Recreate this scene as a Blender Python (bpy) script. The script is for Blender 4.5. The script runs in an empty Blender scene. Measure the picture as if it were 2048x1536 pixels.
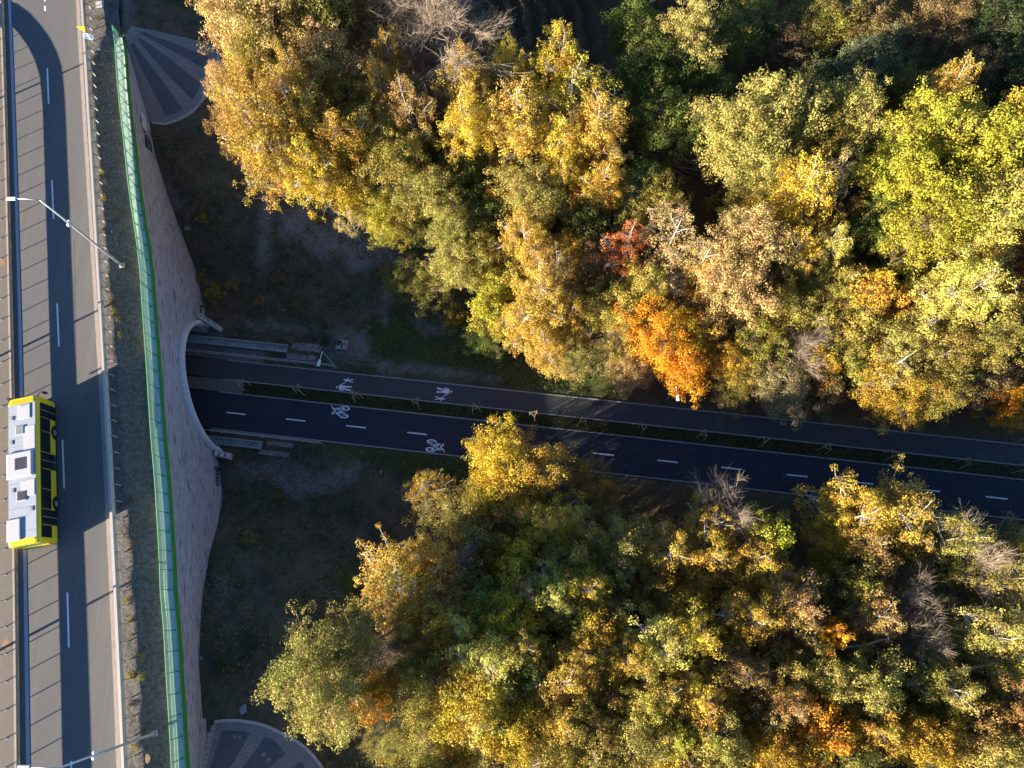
import bpy, bmesh, math, random
import numpy as np
from math import sin, cos, pi, radians, hypot, atan2, sqrt, degrees
from mathutils import Vector, Matrix
random.seed(7); RNG = np.random.default_rng(7)
S = bpy.context.scene; C = S.collection

# ------------------------------------------------------------------ camera, light, exposure
HC = 68.0; FP = 1450.0; CX = 1024.0; CY = 768.0
_d = np.array([46., -422., -FP]); _d /= np.linalg.norm(_d)
_Z = -_d; _X = np.array([1., 0, 0]) - _Z[0]*_Z; _X /= np.linalg.norm(_X); _Y = np.cross(_Z, _X)
RW = np.array([_X, _Y, _Z])
cam_d = bpy.data.cameras.new('camera'); cam = bpy.data.objects.new('camera', cam_d); C.objects.link(cam)
cam_d.sensor_width = 36.0; cam_d.lens = 36.0*FP/2048.0; cam_d.clip_start = 1.0; cam_d.clip_end = 2000.0
cam.matrix_world = Matrix(((RW[0][0], RW[0][1], RW[0][2], 0), (RW[1][0], RW[1][1], RW[1][2], 0), (RW[2][0], RW[2][1], RW[2][2], HC), (0, 0, 0, 1)))
S.camera = cam

SUN_EL = radians(16.0); SUN_AZ = radians(28.5)          # light travels towards azimuth SUN_AZ (from +X, counter-clockwise)
Ldir = Vector((cos(SUN_EL)*cos(SUN_AZ), cos(SUN_EL)*sin(SUN_AZ), -sin(SUN_EL)))
sd = bpy.data.lights.new('sun', 'SUN'); sd.energy = 5.0; sd.angle = radians(0.53); sd.color = (1.0, 0.86, 0.68)
so = bpy.data.objects.new('sun', sd); C.objects.link(so); so.rotation_euler = Ldir.to_track_quat('-Z', 'Y').to_euler(); so.location = (-60, -30, 60)
W = bpy.data.worlds.new('World'); S.world = W; W.use_nodes = True
wn = W.node_tree; wn.nodes.clear()
sky = wn.nodes.new('ShaderNodeTexSky'); sky.sky_type = 'NISHITA'; sky.sun_disc = False
sky.sun_elevation = SUN_EL
_s = -Ldir; sky.sun_rotation = atan2(_s.x, _s.y); sky.altitude = 600; sky.air_density = 1.0; sky.dust_density = 0.1; sky.ozone_density = 6.0
bg = wn.nodes.new('ShaderNodeBackground'); bg.inputs[1].default_value = 0.06
wo = wn.nodes.new('ShaderNodeOutputWorld'); wn.links.new(sky.outputs[0], bg.inputs[0]); wn.links.new(bg.outputs[0], wo.inputs[0])
S.view_settings.view_transform = 'Standard'; S.view_settings.look = 'None'; S.view_settings.gamma = 1.0
S.view_settings.use_curve_mapping = False; S.view_settings.exposure = 2.02
S.render.engine = 'CYCLES'; S.cycles.max_bounces = 5; S.cycles.diffuse_bounces = 3; S.cycles.transparent_max_bounces = 8
S.cycles.transmission_bounces = 3; S.cycles.glossy_bounces = 2

# ------------------------------------------------------------------ survey helpers
def G(px, py, z=0.0):
    """where the sight line through a photo pixel meets height z"""
    r = RW @ np.array([px-CX, -(py-CY), -FP]); t = (z-HC)/r[2]
    return (float(r[0]*t), float(r[1]*t))
U = (0.99299, -0.1182); N = (0.1182, 0.99299)          # along / across the cycle path
def UV(u, v): return (u*U[0]+v*N[0], u*U[1]+v*N[1])
def toUV(x, y): return (x*U[0]+y*U[1], x*N[0]+y*N[1])
WT = [(-46.0,78),(-42.2,61),(-40.51,53.33),(-39.98,51.52),(-39.11,47.41),(-38.44,44.55),(-37.53,41.09),(-36.36,36.36),(-35.67,33.8),(-34.76,30.74),(-33.95,27.66),(-33.19,24.05),(-32.43,20.55),(-31.82,17.7),(-31.27,15.0),(-30.6,11.87),(-29.88,8.74),(-29.27,5.7),(-28.65,2.6),(-28.25,.2),(-27.65,-2.31),(-26.95,-5.93),(-26.33,-8.97),(-25.69,-12.25),(-24.9,-16.5),(-21,-37)]
_wy = [p[1] for p in WT][::-1]; _wx = [p[0] for p in WT][::-1]
def WX(y): return float(np.interp(y, _wy, _wx))
AN = (-40.6, 53.6); AS = (-24.9, -16.5)
def segd(x, y, a, b):
    dx, dy = b[0]-a[0], b[1]-a[1]
    t = np.clip(((x-a[0])*dx+(y-a[1])*dy)/(dx*dx+dy*dy), 0, 1)
    return np.hypot(x-a[0]-t*dx, y-a[1]-t*dy)
def TZ(x, y):
    v = x*N[0]+y*N[1]; s = x-np.interp(y, _wy, _wx)
    A = np.where(v > 12, np.interp(s, [0, 6, 20, 45, 70], [1, 1, .75, .35, .25]), np.interp(s, [0, 6, 20, 45, 70], [1, 1, .85, .65, .55]))
    z = A*np.interp(v, [-60, -8.5, -5.2, -2.4, -.4, 1.8, 4.5, 6.0, 26.5, 28, 34, 37.7, 42, 90], [7.0, 6.8, 6.0, 4.8, 3.9, 2.2, .3, 0, 0, .3, 4.0, 5.8, 6.2, 6.6])
    return np.maximum(z, np.maximum(9.6-.45*segd(x, y, AN, (-47, 85)), 9.6-.45*segd(x, y, AS, (-19, -50))))
def T(x, y): return float(TZ(x, y))
def hit(px, py, dz=0.0):
    for z in np.arange(11, -1.2, -.02):
        x, y = G(px, py, z)
        if T(x, y)+dz >= z: return (x, y, T(x, y)+dz)
    return (x, y, 0)
def WXZ(y, z): return WX(y)+.05*(9.5-z)
def onwall(px, py, off=0.0):
    best = None
    for z in np.arange(-1, 10, .02):
        x, y = G(px, py, z); e = abs(x-WXZ(y, z))
        if best is None or e < best[0]: best = (e, x, y, z)
    return (WXZ(best[2], best[3])+off, best[2], best[3])

# ------------------------------------------------------------------ mesh helpers
class MB:
    def __init__(s): s.v = []; s.f = []; s.m = []
    def face(s, pts, mi=0):
        b = len(s.v); s.v += [tuple(p) for p in pts]; s.f.append(tuple(range(b, b+len(pts)))); s.m.append(mi)
    def quadgrid(s, rows, mi=0, flip=False):
        b = len(s.v); n = len(rows[0])
        for r in rows: s.v += [tuple(p) for p in r]
        for i in range(len(rows)-1):
            for j in range(n-1):
                q = (b+i*n+j, b+i*n+j+1, b+(i+1)*n+j+1, b+(i+1)*n+j)
                s.f.append(q[::-1] if flip else q); s.m.append(mi)
    def box(s, c, sz, rz=0.0, mi=0, taper=1.0, bev=0.0):
        cx, cy, cz = c; a, b_, h = sz[0]/2, sz[1]/2, sz[2]/2; co, si = cos(rz), sin(rz); b = len(s.v)
        if bev > 0:
            lv = [(-h, 1-bev/a, 1-bev/b_), (-h+bev, 1, 1), (h-bev, 1, 1), (h, 1-bev/a, 1-bev/b_)]
        else: lv = [(-h, 1, 1), (h, taper, taper)]
        for (z, ka, kb) in lv:
            for (x, y) in ((-a*ka, -b_*kb), (a*ka, -b_*kb), (a*ka, b_*kb), (-a*ka, b_*kb)):
                s.v.append((cx+x*co-y*si, cy+x*si+y*co, cz+z))
        fs = [(3, 2, 1, 0)]
        for k in range(len(lv)-1):
            o = 4*k
            fs += [(o, o+1, o+5, o+4), (o+1, o+2, o+6, o+5), (o+2, o+3, o+7, o+6), (o+3, o, o+4, o+7)]
        o = 4*(len(lv)-1); fs.append((o, o+1, o+2, o+3))
        for f in fs: s.f.append(tuple(b+i for i in f)); s.m.append(mi)
    def tube(s, pts, rad, n=6, mi=0, cap=True):
        pts = [Vector(p) for p in pts]
        if not isinstance(rad, (list, tuple)): rad = [rad]*len(pts)
        rad = [float(q) for q in rad]
        b = len(s.v)
        for i, p in enumerate(pts):
            t = (pts[min(i+1, len(pts)-1)]-pts[max(i-1, 0)])
            t = t.normalized() if t.length > 1e-9 else Vector((0, 0, 1))
            a = t.cross(Vector((0, 0, 1)) if abs(t.z) < .9 else Vector((1, 0, 0))).normalized(); c = t.cross(a)
            for k in range(n):
                q = p+rad[i]*(cos(2*pi*k/n)*a+sin(2*pi*k/n)*c); s.v.append(tuple(q))
        for i in range(len(pts)-1):
            for k in range(n):
                s.f.append((b+i*n+k, b+i*n+(k+1) % n, b+(i+1)*n+(k+1) % n, b+(i+1)*n+k)); s.m.append(mi)
        if cap:
            s.f.append(tuple(b+k for k in range(n))); s.m.append(mi)
            e = b+(len(pts)-1)*n; s.f.append(tuple(e+k for k in range(n))[::-1]); s.m.append(mi)
    def prism(s, poly, z0, z1, mi=0):
        b = len(s.v); n = len(poly)
        f0 = z0 if callable(z0) else (lambda x, y: z0); f1 = z1 if callable(z1) else (lambda x, y: z1)
        for (x, y) in poly: s.v.append((x, y, f0(x, y)))
        for (x, y) in poly: s.v.append((x, y, f1(x, y)))
        s.f.append(tuple(range(b, b+n))[::-1]); s.m.append(mi)
        s.f.append(tuple(range(b+n, b+2*n))); s.m.append(mi)
        for i in range(n):
            s.f.append((b+i, b+(i+1) % n, b+n+(i+1) % n, b+n+i)); s.m.append(mi)
    def disc(s, c, r, h, n=20, mi=0):
        s.prism([(c[0]+r*cos(2*pi*k/n), c[1]+r*sin(2*pi*k/n)) for k in range(n)], c[2], c[2]+h, mi)
    def mesh(s, name, mats, smooth=False):
        me = bpy.data.meshes.new(name); me.from_pydata(s.v, [], s.f)
        for m in (mats if isinstance(mats, (list, tuple)) else [mats]): me.materials.append(m)
        if len(me.materials) > 1: me.polygons.foreach_set('material_index', s.m)
        if smooth: me.polygons.foreach_set('use_smooth', [True]*len(me.polygons))
        me.update()
        return me
    def build(s, name, mats, parent=None, smooth=False, fix=True):
        me = s.mesh(name, mats, smooth)
        if fix:
            bm = bmesh.new(); bm.from_mesh(me); bmesh.ops.recalc_face_normals(bm, faces=bm.faces); bm.to_mesh(me); bm.free()
        o = bpy.data.objects.new(name, me); C.objects.link(o)
        if parent: 
            o.parent = parent; o.matrix_parent_inverse = parent.matrix_basis.inverted()
        return o
def tag(o, label=None, cat=None, group=None, kind=None):
    if label: o['label'] = label
    if cat: o['category'] = cat
    if group: o['group'] = group
    if kind: o['kind'] = kind
    return o
def empty(name, loc, label, cat, group=None):
    o = bpy.data.objects.new(name, None); C.objects.link(o); o.location = loc; o.empty_display_size = .2
    return tag(o, label, cat, group)
def copy_tree(o, parent=None):
    c = o.copy(); C.objects.link(c)
    if parent: c.parent = parent
    for ch in list(o.children): copy_tree(ch, c)
    return c
def resample(pts, step):
    out = [Vector(pts[0])]; P = [Vector(p) for p in pts]; left = step
    for a, b in zip(P[:-1], P[1:]):
        L = (b-a).length; pos = 0
        while L-pos >= left: pos += left; out.append(a.lerp(b, pos/L)); left = step
        left -= (L-pos)
    return out
def smooth_line(pts, step=1.0):
    """pixel list -> smooth polyline, parametrised by world y (monotone)"""
    ys = np.array([p[1] for p in pts]); xs = np.array([p[0] for p in pts]); o = np.argsort(ys); ys, xs = ys[o], xs[o]
    yy = np.arange(ys[0], ys[-1]+1e-6, step)
    c = np.polyfit(ys, xs, min(3, len(ys)-1)); return lambda y: float(np.polyval(c, y))

# ------------------------------------------------------------------ materials
def mat(name, col=(.5, .5, .5), rough=.8, noise=0.0, nscale=5.0, col2=None, bump=0.0, bscale=20.0, metallic=0.0, spec=.3, stretch=None, detail=5.0):
    m = bpy.data.materials.new(name); m.use_nodes = True; nt = m.node_tree; b = nt.nodes['Principled BSDF']
    b.inputs['Base Color'].default_value = (*col, 1); b.inputs['Roughness'].default_value = rough
    b.inputs['Metallic'].default_value = metallic; b.inputs['Specular IOR Level'].default_value = spec
    tc = nt.nodes.new('ShaderNodeTexCoord'); src = tc.outputs['Object']
    if stretch:
        mp = nt.nodes.new('ShaderNodeMapping'); mp.inputs['Scale'].default_value = stretch; nt.links.new(src, mp.inputs[0]); src = mp.outputs[0]
    if noise > 0 or col2:
        nz = nt.nodes.new('ShaderNodeTexNoise'); nz.inputs['Scale'].default_value = nscale; nz.inputs['Detail'].default_value = detail; nz.inputs['Roughness'].default_value = .65
        nt.links.new(src, nz.inputs['Vector'])
        rp = nt.nodes.new('ShaderNodeValToRGB'); c2 = col2 or tuple(c*(1-noise) for c in col); c1 = col if col2 else tuple(min(1, c*(1+noise)) for c in col)
        rp.color_ramp.elements[0].position = .35; rp.color_ramp.elements[1].position = .68
        rp.color_ramp.elements[0].color = (*c2, 1); rp.color_ramp.elements[1].color = (*c1, 1)
        nt.links.new(nz.outputs[0], rp.inputs[0]); nt.links.new(rp.outputs[0], b.inputs['Base Color'])
    if bump > 0:
        n2 = nt.nodes.new('ShaderNodeTexNoise'); n2.inputs['Scale'].default_value = bscale; n2.inputs['Detail'].default_value = 6
        nt.links.new(src, n2.inputs['Vector'])
        bp = nt.nodes.new('ShaderNodeBump'); bp.inputs['Strength'].default_value = bump; bp.inputs['Distance'].default_value = .1
        nt.links.new(n2.outputs[0], bp.inputs['Height']); nt.links.new(bp.outputs[0], b.inputs['Normal'])
    return m
def nodes(m): return m.node_tree.nodes, m.node_tree.links, m.node_tree.nodes['Principled BSDF']
def layer_noise(m, scale, lo, hi, colr, fac=1.0, stretch=None, seed=0.0, detail=4):
    """mix another colour in where a noise is high (stains, patches)"""
    nn, ll, b = nodes(m); src = b.inputs['Base Color'].links[0].from_socket if b.inputs['Base Color'].links else None
    tc = nn.new('ShaderNodeTexCoord'); mp = nn.new('ShaderNodeMapping'); mp.inputs['Location'].default_value = (seed, seed*1.7, 0)
    if stretch: mp.inputs['Scale'].default_value = stretch
    nz = nn.new('ShaderNodeTexNoise'); nz.inputs['Scale'].default_value = scale; nz.inputs['Detail'].default_value = detail; nz.inputs['Roughness'].default_value = .6
    ll.new(tc.outputs['Object'], mp.inputs[0]); ll.new(mp.outputs[0], nz.inputs['Vector'])
    mr = nn.new('ShaderNodeMapRange'); mr.inputs['From Min'].default_value = lo; mr.inputs['From Max'].default_value = hi; mr.inputs['To Max'].default_value = fac
    ll.new(nz.outputs[0], mr.inputs['Value'])
    mx = nn.new('ShaderNodeMix'); mx.data_type = 'RGBA'; ll.new(mr.outputs[0], mx.inputs['Factor'])
    if src: ll.new(src, mx.inputs['A'])
    else: mx.inputs['A'].default_value = b.inputs['Base Color'].default_value
    mx.inputs['B'].default_value = (*colr, 1); ll.new(mx.outputs['Result'], b.inputs['Base Color']); return m
def brick_mat(name, c1, c2, mortar, bw, bh, rot=0.0, msize=.012, plane='XY', bump=.3, squash=1):
    m = bpy.data.materials.new(name); m.use_nodes = True; nn, ll, b = nodes(m); b.inputs['Roughness'].default_value = .9; b.inputs['Specular IOR Level'].default_value = .2
    tc = nn.new('ShaderNodeTexCoord'); src = tc.outputs['Object']
    if plane == 'YZ':
        sp = nn.new('ShaderNodeSeparateXYZ'); cb = nn.new('ShaderNodeCombineXYZ'); ll.new(src, sp.inputs[0]); ll.new(sp.outputs[1], cb.inputs[0]); ll.new(sp.outputs[2], cb.inputs[1]); src = cb.outputs[0]
    mp = nn.new('ShaderNodeMapping'); mp.inputs['Rotation'].default_value = (0, 0, rot); ll.new(src, mp.inputs[0])
    br = nn.new('ShaderNodeTexBrick'); br.inputs['Scale'].default_value = 1; br.inputs['Brick Width'].default_value = bw; br.inputs['Row Height'].default_value = bh
    br.inputs['Mortar Size'].default_value = msize; br.inputs['Color1'].default_value = (*c1, 1); br.inputs['Color2'].default_value = (*c2, 1); br.inputs['Mortar'].default_value = (*mortar, 1)
    ll.new(mp.outputs[0], br.inputs['Vector']); ll.new(br.outputs['Color'], b.inputs['Base Color'])
    bp = nn.new('ShaderNodeBump'); bp.inputs['Strength'].default_value = bump; bp.inputs['Distance'].default_value = .03; bp.invert = True
    ll.new(br.outputs['Fac'], bp.inputs['Height']); ll.new(bp.outputs[0], b.inputs['Normal'])
    return m

M = {}
M['road'] = mat('road_asphalt', (.135, .134, .132), .9, .13, 60, bump=.25, bscale=90, spec=.15)
layer_noise(M['road'], .35, .45, .75, (.165, .155, .142), .7, stretch=(3, .25, 1)); layer_noise(M['road'], 1.2, .6, .8, (.12, .114, .108), .5, stretch=(2.5, .2, 1), seed=4)
layer_noise(M['road'], 3.0, .60, .74, (.115, .108, .10), .55, stretch=(1, .6, 1), seed=12); layer_noise(M['road'], .9, .56, .70, (.185, .172, .155), .5, stretch=(4, .06, 1), seed=23); layer_noise(M['road'], 30, .62, .75, (.21, .195, .175), .5, seed=31)
M['path'] = mat('path_asphalt', (.034, .038, .052), .85, .25, 50, bump=.25, bscale=80, spec=.2)
layer_noise(M['path'], .5, .5, .75, (.046, .050, .064), .7, stretch=(.3, 2, 1)); layer_noise(M['path'], 14, .66, .72, (.22, .17, .10), .6, seed=3)
M['walk'] = mat('footway_asphalt', (.072, .070, .074), .88, .2, 45, bump=.25, bscale=80, spec=.2)
layer_noise(M['walk'], .5, .5, .75, (.10, .093, .09), .7, stretch=(.3, 2, 1)); layer_noise(M['walk'], 12, .66, .73, (.24, .17, .09), .6, seed=8)
M['paint'] = mat('white_road_paint', (.78, .78, .78), .7, .12, 9, spec=.3); layer_noise(M['paint'], 16, .62, .72, (.35, .35, .36), .7)
M['pave'] = brick_mat('sidewalk_blocks', (.225, .20, .17), (.185, .165, .14), (.10, .08, .065), .20, .10, rot=pi/2)
layer_noise(M['pave'], .4, .5, .7, (.18, .155, .13), .5)
M['kerb'] = mat('kerb_concrete', (.36, .31, .26), .9, .12, 6, bump=.2, bscale=30)
M['gutter'] = mat('gutter_concrete', (.31, .265, .235), .9, .15, 5, bump=.2, bscale=30, stretch=(1, .3, 1)); layer_noise(M['gutter'], 1.5, .5, .8, (.22, .18, .15), .6)
M['pathkerb'] = mat('path_edging', (.33, .32, .31), .9, .2, 5, bump=.2)
M['rim'] = mat('pale_arch_rim', (.66, .64, .62), .8, .1, 3, bump=.1, bscale=12)
M['conc'] = mat('concrete', (.36, .35, .34), .9, .15, 2.5, bump=.2, bscale=12); layer_noise(M['conc'], .9, .55, .75, (.22, .21, .20), .7)
M['concl'] = mat('pale_concrete', (.46, .44, .42), .85, .12, 3, bump=.15, bscale=12); layer_noise(M['concl'], 1.6, .58, .8, (.26, .25, .24), .6, stretch=(1, 1, .4))
M['cap'] = mat('green_tinged_concrete_cap', (.52, .55, .52), .85, .12, 3, bump=.15, bscale=20); layer_noise(M['cap'], 2.2, .5, .8, (.34, .42, .40), .6, stretch=(1, .3, 1))
M['steel'] = mat('galvanised_steel', (.46, .42, .37), .6, .1, 6, metallic=.1, spec=.3)
M['pole'] = mat('lamp_pole_steel', (.55, .56, .58), .45, .06, 5, metallic=.35, spec=.5)
M['poled'] = mat('weathered_pole', (.25, .27, .28), .6, .1, 5, metallic=.2)
M['lumi'] = mat('luminaire_shell', (.75, .76, .78), .35, .05, 4, spec=.5)
M['lens'] = mat('luminaire_glass', (.35, .38, .42), .1, .05, 4, spec=.8)
M['green'] = mat('green_painted_steel', (.12, .50, .10), .5, .08, 5, spec=.4)
M['greenr'] = mat('light_green_rail', (.16, .55, .18), .45, .08, 5, spec=.4)
M['fascia'] = mat('green_fascia_sheet', (.06, .32, .035), .55, .12, 3, spec=.35)
M['greend'] = mat('dark_green_post', (.03, .30, .12), .5, .08, 5, spec=.4)
M['wood'] = mat('raw_timber', (.52, .38, .24), .85, .15, 8, stretch=(1, 1, .2))
M['black'] = mat('black_rubber', (.02, .02, .02), .7, .1, 9)
M['skin'] = mat('skin', (.42, .24, .17), .6, .05, 9); M['cloth'] = mat('black_cloth', (.012, .012, .016), .9, .3, 20); M['hair'] = mat('brown_hair', (.05, .03, .02), .7, .2, 40)
M['shoe'] = mat('white_shoe', (.75, .75, .75), .6, .05, 9)
M['iron'] = mat('cast_iron_cover', (.13, .09, .07), .7, .3, 8, bump=.5, bscale=14, metallic=.3)
M['ironr'] = mat('rusty_cover', (.30, .17, .10), .8, .25, 8, bump=.4, bscale=14)
M['gr_white'] = mat('white_spray_paint', (.62, .64, .68), .7, .25, 6); M['gr_dark'] = mat('dark_blue_spray_paint', (.03, .035, .06), .7, .4, 5); M['gr_teal'] = mat('teal_spray_paint', (.10, .20, .18), .7, .6, 5)
M['yel'] = mat('bus_yellow_paint', (.72, .56, .02), .28, .05, 2, spec=.55); M['buswhite'] = mat('bus_white_roof', (.37, .40, .45), .5, .07, 2.5, spec=.3); layer_noise(M['buswhite'], 1.4, .55, .8, (.30, .32, .35), .5)
M['glass'] = mat('dark_bus_glass', (.012, .014, .016), .06, .2, 3, spec=.9); M['glassg'] = mat('green_tinted_glass', (.10, .20, .06), .08, .3, 3, spec=.8)
M['grille'] = mat('roof_grille', (.05, .05, .055), .6, .3, 9); M['busgrey'] = mat('bus_grey_panel', (.25, .25, .26), .5, .1, 4)
M['unit'] = mat('white_roof_unit', (.50, .50, .50), .4, .04, 3, spec=.45)
M['hub'] = mat('wheel_hub', (.35, .35, .36), .4, .1, 6, metallic=.5)
M['blue'] = mat('sign_blue', (.03, .14, .70), .4, .03, 4); M['signw'] = mat('sign_white', (.85, .85, .85), .4, .03, 4); M['signy'] = mat('sign_yellow', (.85, .62, .03), .4, .03, 4); M['signo'] = mat('sign_red_orange', (.80, .20, .02), .4, .03, 4); M['signb'] = mat('sign_back', (.4, .4, .4), .5, .1, 4)
M['fans'] = brick_mat('fan_sett_paving', (.36, .35, .34), (.28, .27, .27), (.10, .095, .09), .20, .10, rot=.12, msize=.016, bump=.5)
M['fand'] = mat('fan_dark_slab', (.105, .11, .125), .9, .18, 3, bump=.35, bscale=30); layer_noise(M['fand'], 1.3, .5, .75, (.15, .15, .16), .6)
M['tunpave'] = brick_mat('tunnel_paving', (.22, .19, .17), (.18, .155, .14), (.10, .09, .08), .20, .10, rot=-.12)
M['steelsheet'] = mat('corrugated_lining', (.22, .25, .28), .6, .15, 2, metallic=.4)

# stone wall: small split blocks in courses, weathered, joint and block shadows painted in as dark streaks along them
M['stone'] = brick_mat('split_block_wall', (.56, .555, .60), (.44, .44, .49), (.22, .225, .25), .38, .19, msize=.012, plane='YZ', bump=.9)
layer_noise(M['stone'], 3.2, .50, .66, (.64, .63, .66), .65, stretch=(1, .5, 1.8), seed=2)
layer_noise(M['stone'], 2.0, .55, .66, (.09, .09, .105), .95, stretch=(1, .26, 3.0), seed=9); layer_noise(M['stone'], 1.3, .50, .66, (.36, .345, .37), .7, stretch=(1, .25, 1.4), seed=31)
layer_noise(M['stone'], .22, .50, .72, (.42, .40, .41), .5, seed=5)
layer_noise(M['stone'], 7, .6, .7, (.16, .15, .15), .6, stretch=(1, .6, 1.6), seed=21)

# translucent green mesh infill
def panel_mat():
    m = bpy.data.materials.new('green_mesh_infill'); m.use_nodes = True; nt = m.node_tree; nt.nodes.clear()
    o = nt.nodes.new('ShaderNodeOutputMaterial'); t = nt.nodes.new('ShaderNodeBsdfTransparent'); t.inputs[0].default_value = (.80, .95, .90, 1)
    d = nt.nodes.new('ShaderNodeBsdfDiffuse'); d.inputs[0].default_value = (.36, .52, .50, 1); tr = nt.nodes.new('ShaderNodeBsdfTranslucent'); tr.inputs[0].default_value = (.13, .20, .18, 1)
    a = nt.nodes.new('ShaderNodeMixShader'); a.inputs[0].default_value = .35; nt.links.new(d.outputs[0], a.inputs[1]); nt.links.new(tr.outputs[0], a.inputs[2])
    tc = nt.nodes.new('ShaderNodeTexCoord'); nz = nt.nodes.new('ShaderNodeTexNoise'); nz.inputs['Scale'].default_value = .8; nt.links.new(tc.outputs['Object'], nz.inputs['Vector'])
    mr = nt.nodes.new('ShaderNodeMapRange'); mr.inputs['To Min'].default_value = .34; mr.inputs['To Max'].default_value = .50; nt.links.new(nz.outputs[0], mr.inputs['Value'])
    x = nt.nodes.new('ShaderNodeMixShader'); nt.links.new(mr.outputs[0], x.inputs[0]); nt.links.new(t.outputs[0], x.inputs[1]); nt.links.new(a.outputs[0], x.inputs[2]); nt.links.new(x.outputs[0], o.inputs[0])
    return m
M['panel'] = panel_mat()

def leaf_mat(name, trans=.30, sat=1.0):
    """leaf colour comes from the tree (object colour); each leaf and clump drifts round it"""
    m = bpy.data.materials.new(name); m.use_nodes = True; nt = m.node_tree; nt.nodes.clear(); n = nt.nodes; l = nt.links
    o = n.new('ShaderNodeOutputMaterial'); oi = n.new('ShaderNodeObjectInfo'); at = n.new('ShaderNodeAttribute'); at.attribute_name = 'lv'
    sep = n.new('ShaderNodeSeparateColor'); l.new(at.outputs['Color'], sep.inputs[0])
    tc = n.new('ShaderNodeTexCoord'); nz = n.new('ShaderNodeTexNoise'); nz.inputs['Scale'].default_value = .45; nz.inputs['Detail'].default_value = 3
    ad = n.new('ShaderNodeVectorMath'); ad.operation = 'ADD'; rs = n.new('ShaderNodeVectorMath'); rs.operation = 'SCALE'; rs.inputs[0].default_value = (31, 17, 43); l.new(oi.outputs['Random'], rs.inputs['Scale'])
    l.new(tc.outputs['Object'], ad.inputs[0]); l.new(rs.outputs[0], ad.inputs[1]); l.new(ad.outputs[0], nz.inputs['Vector'])
    hs = n.new('ShaderNodeHueSaturation'); l.new(oi.outputs['Color'], hs.inputs['Color'])
    # hue: clump (red channel) + broad noise
    h1 = n.new('ShaderNodeMath'); h1.operation = 'MULTIPLY_ADD'; l.new(sep.outputs[0], h1.inputs[0]); h1.inputs[1].default_value = .030; h1.inputs[2].default_value = .485
    h2 = n.new('ShaderNodeMath'); h2.operation = 'MULTIPLY_ADD'; l.new(nz.outputs[0], h2.inputs[0]); h2.inputs[1].default_value = .13; l.new(h1.outputs[0], h2.inputs[2])
    h3 = n.new('ShaderNodeMath'); h3.operation = 'SUBTRACT'; l.new(h2.outputs[0], h3.inputs[0]); h3.inputs[1].default_value = .062; l.new(h3.outputs[0], hs.inputs['Hue'])
    v1 = n.new('ShaderNodeMath'); v1.operation = 'MULTIPLY_ADD'; l.new(sep.outputs[1], v1.inputs[0]); v1.inputs[1].default_value = .9; v1.inputs[2].default_value = .55; l.new(v1.outputs[0], hs.inputs['Value'])
    hs.inputs['Saturation'].default_value = sat
    # a few turned leaves
    gt = n.new('ShaderNodeMath'); gt.operation = 'GREATER_THAN'; l.new(sep.outputs[2], gt.inputs[0]); gt.inputs[1].default_value = .91
    sc = n.new('ShaderNodeMath'); sc.operation = 'MULTIPLY'; l.new(gt.outputs[0], sc.inputs[0]); sc.inputs[1].default_value = .6
    mx = n.new('ShaderNodeMix'); mx.data_type = 'RGBA'; l.new(sc.outputs[0], mx.inputs['Factor']); l.new(hs.outputs[0], mx.inputs['A']); mx.inputs['B'].default_value = (.19, .095, .03, 1)
    d = n.new('ShaderNodeBsdfPrincipled'); d.inputs['Roughness'].default_value = .55; d.inputs['Specular IOR Level'].default_value = .25; l.new(mx.outputs['Result'], d.inputs['Base Color'])
    t = n.new('ShaderNodeBsdfTranslucent'); l.new(mx.outputs['Result'], t.inputs[0]); x = n.new('ShaderNodeMixShader'); x.inputs[0].default_value = trans
    l.new(d.outputs[0], x.inputs[1]); l.new(t.outputs[0], x.inputs[2]); l.new(x.outputs[0], o.inputs[0]); return m
M['leaf'] = leaf_mat('autumn_leaves'); M['needle'] = leaf_mat('needles', .15)
M['birch'] = mat('birch_bark', (.50, .45, .38), .75, .2, 3, stretch=(1, 1, 3)); layer_noise(M['birch'], 5, .60, .68, (.06, .05, .045), .9, stretch=(1, 1, 3.5))
M['bark'] = mat('brown_bark', (.17, .125, .09), .9, .3, 5, bump=.5, bscale=10, stretch=(1, 1, .3))
M['barkpale'] = mat('pale_twig_bark', (.34, .27, .20), .85, .25, 4)
M['barkpine'] = mat('orange_pine_bark', (.36, .21, .10), .85, .3, 4, bump=.4, bscale=8)

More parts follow.
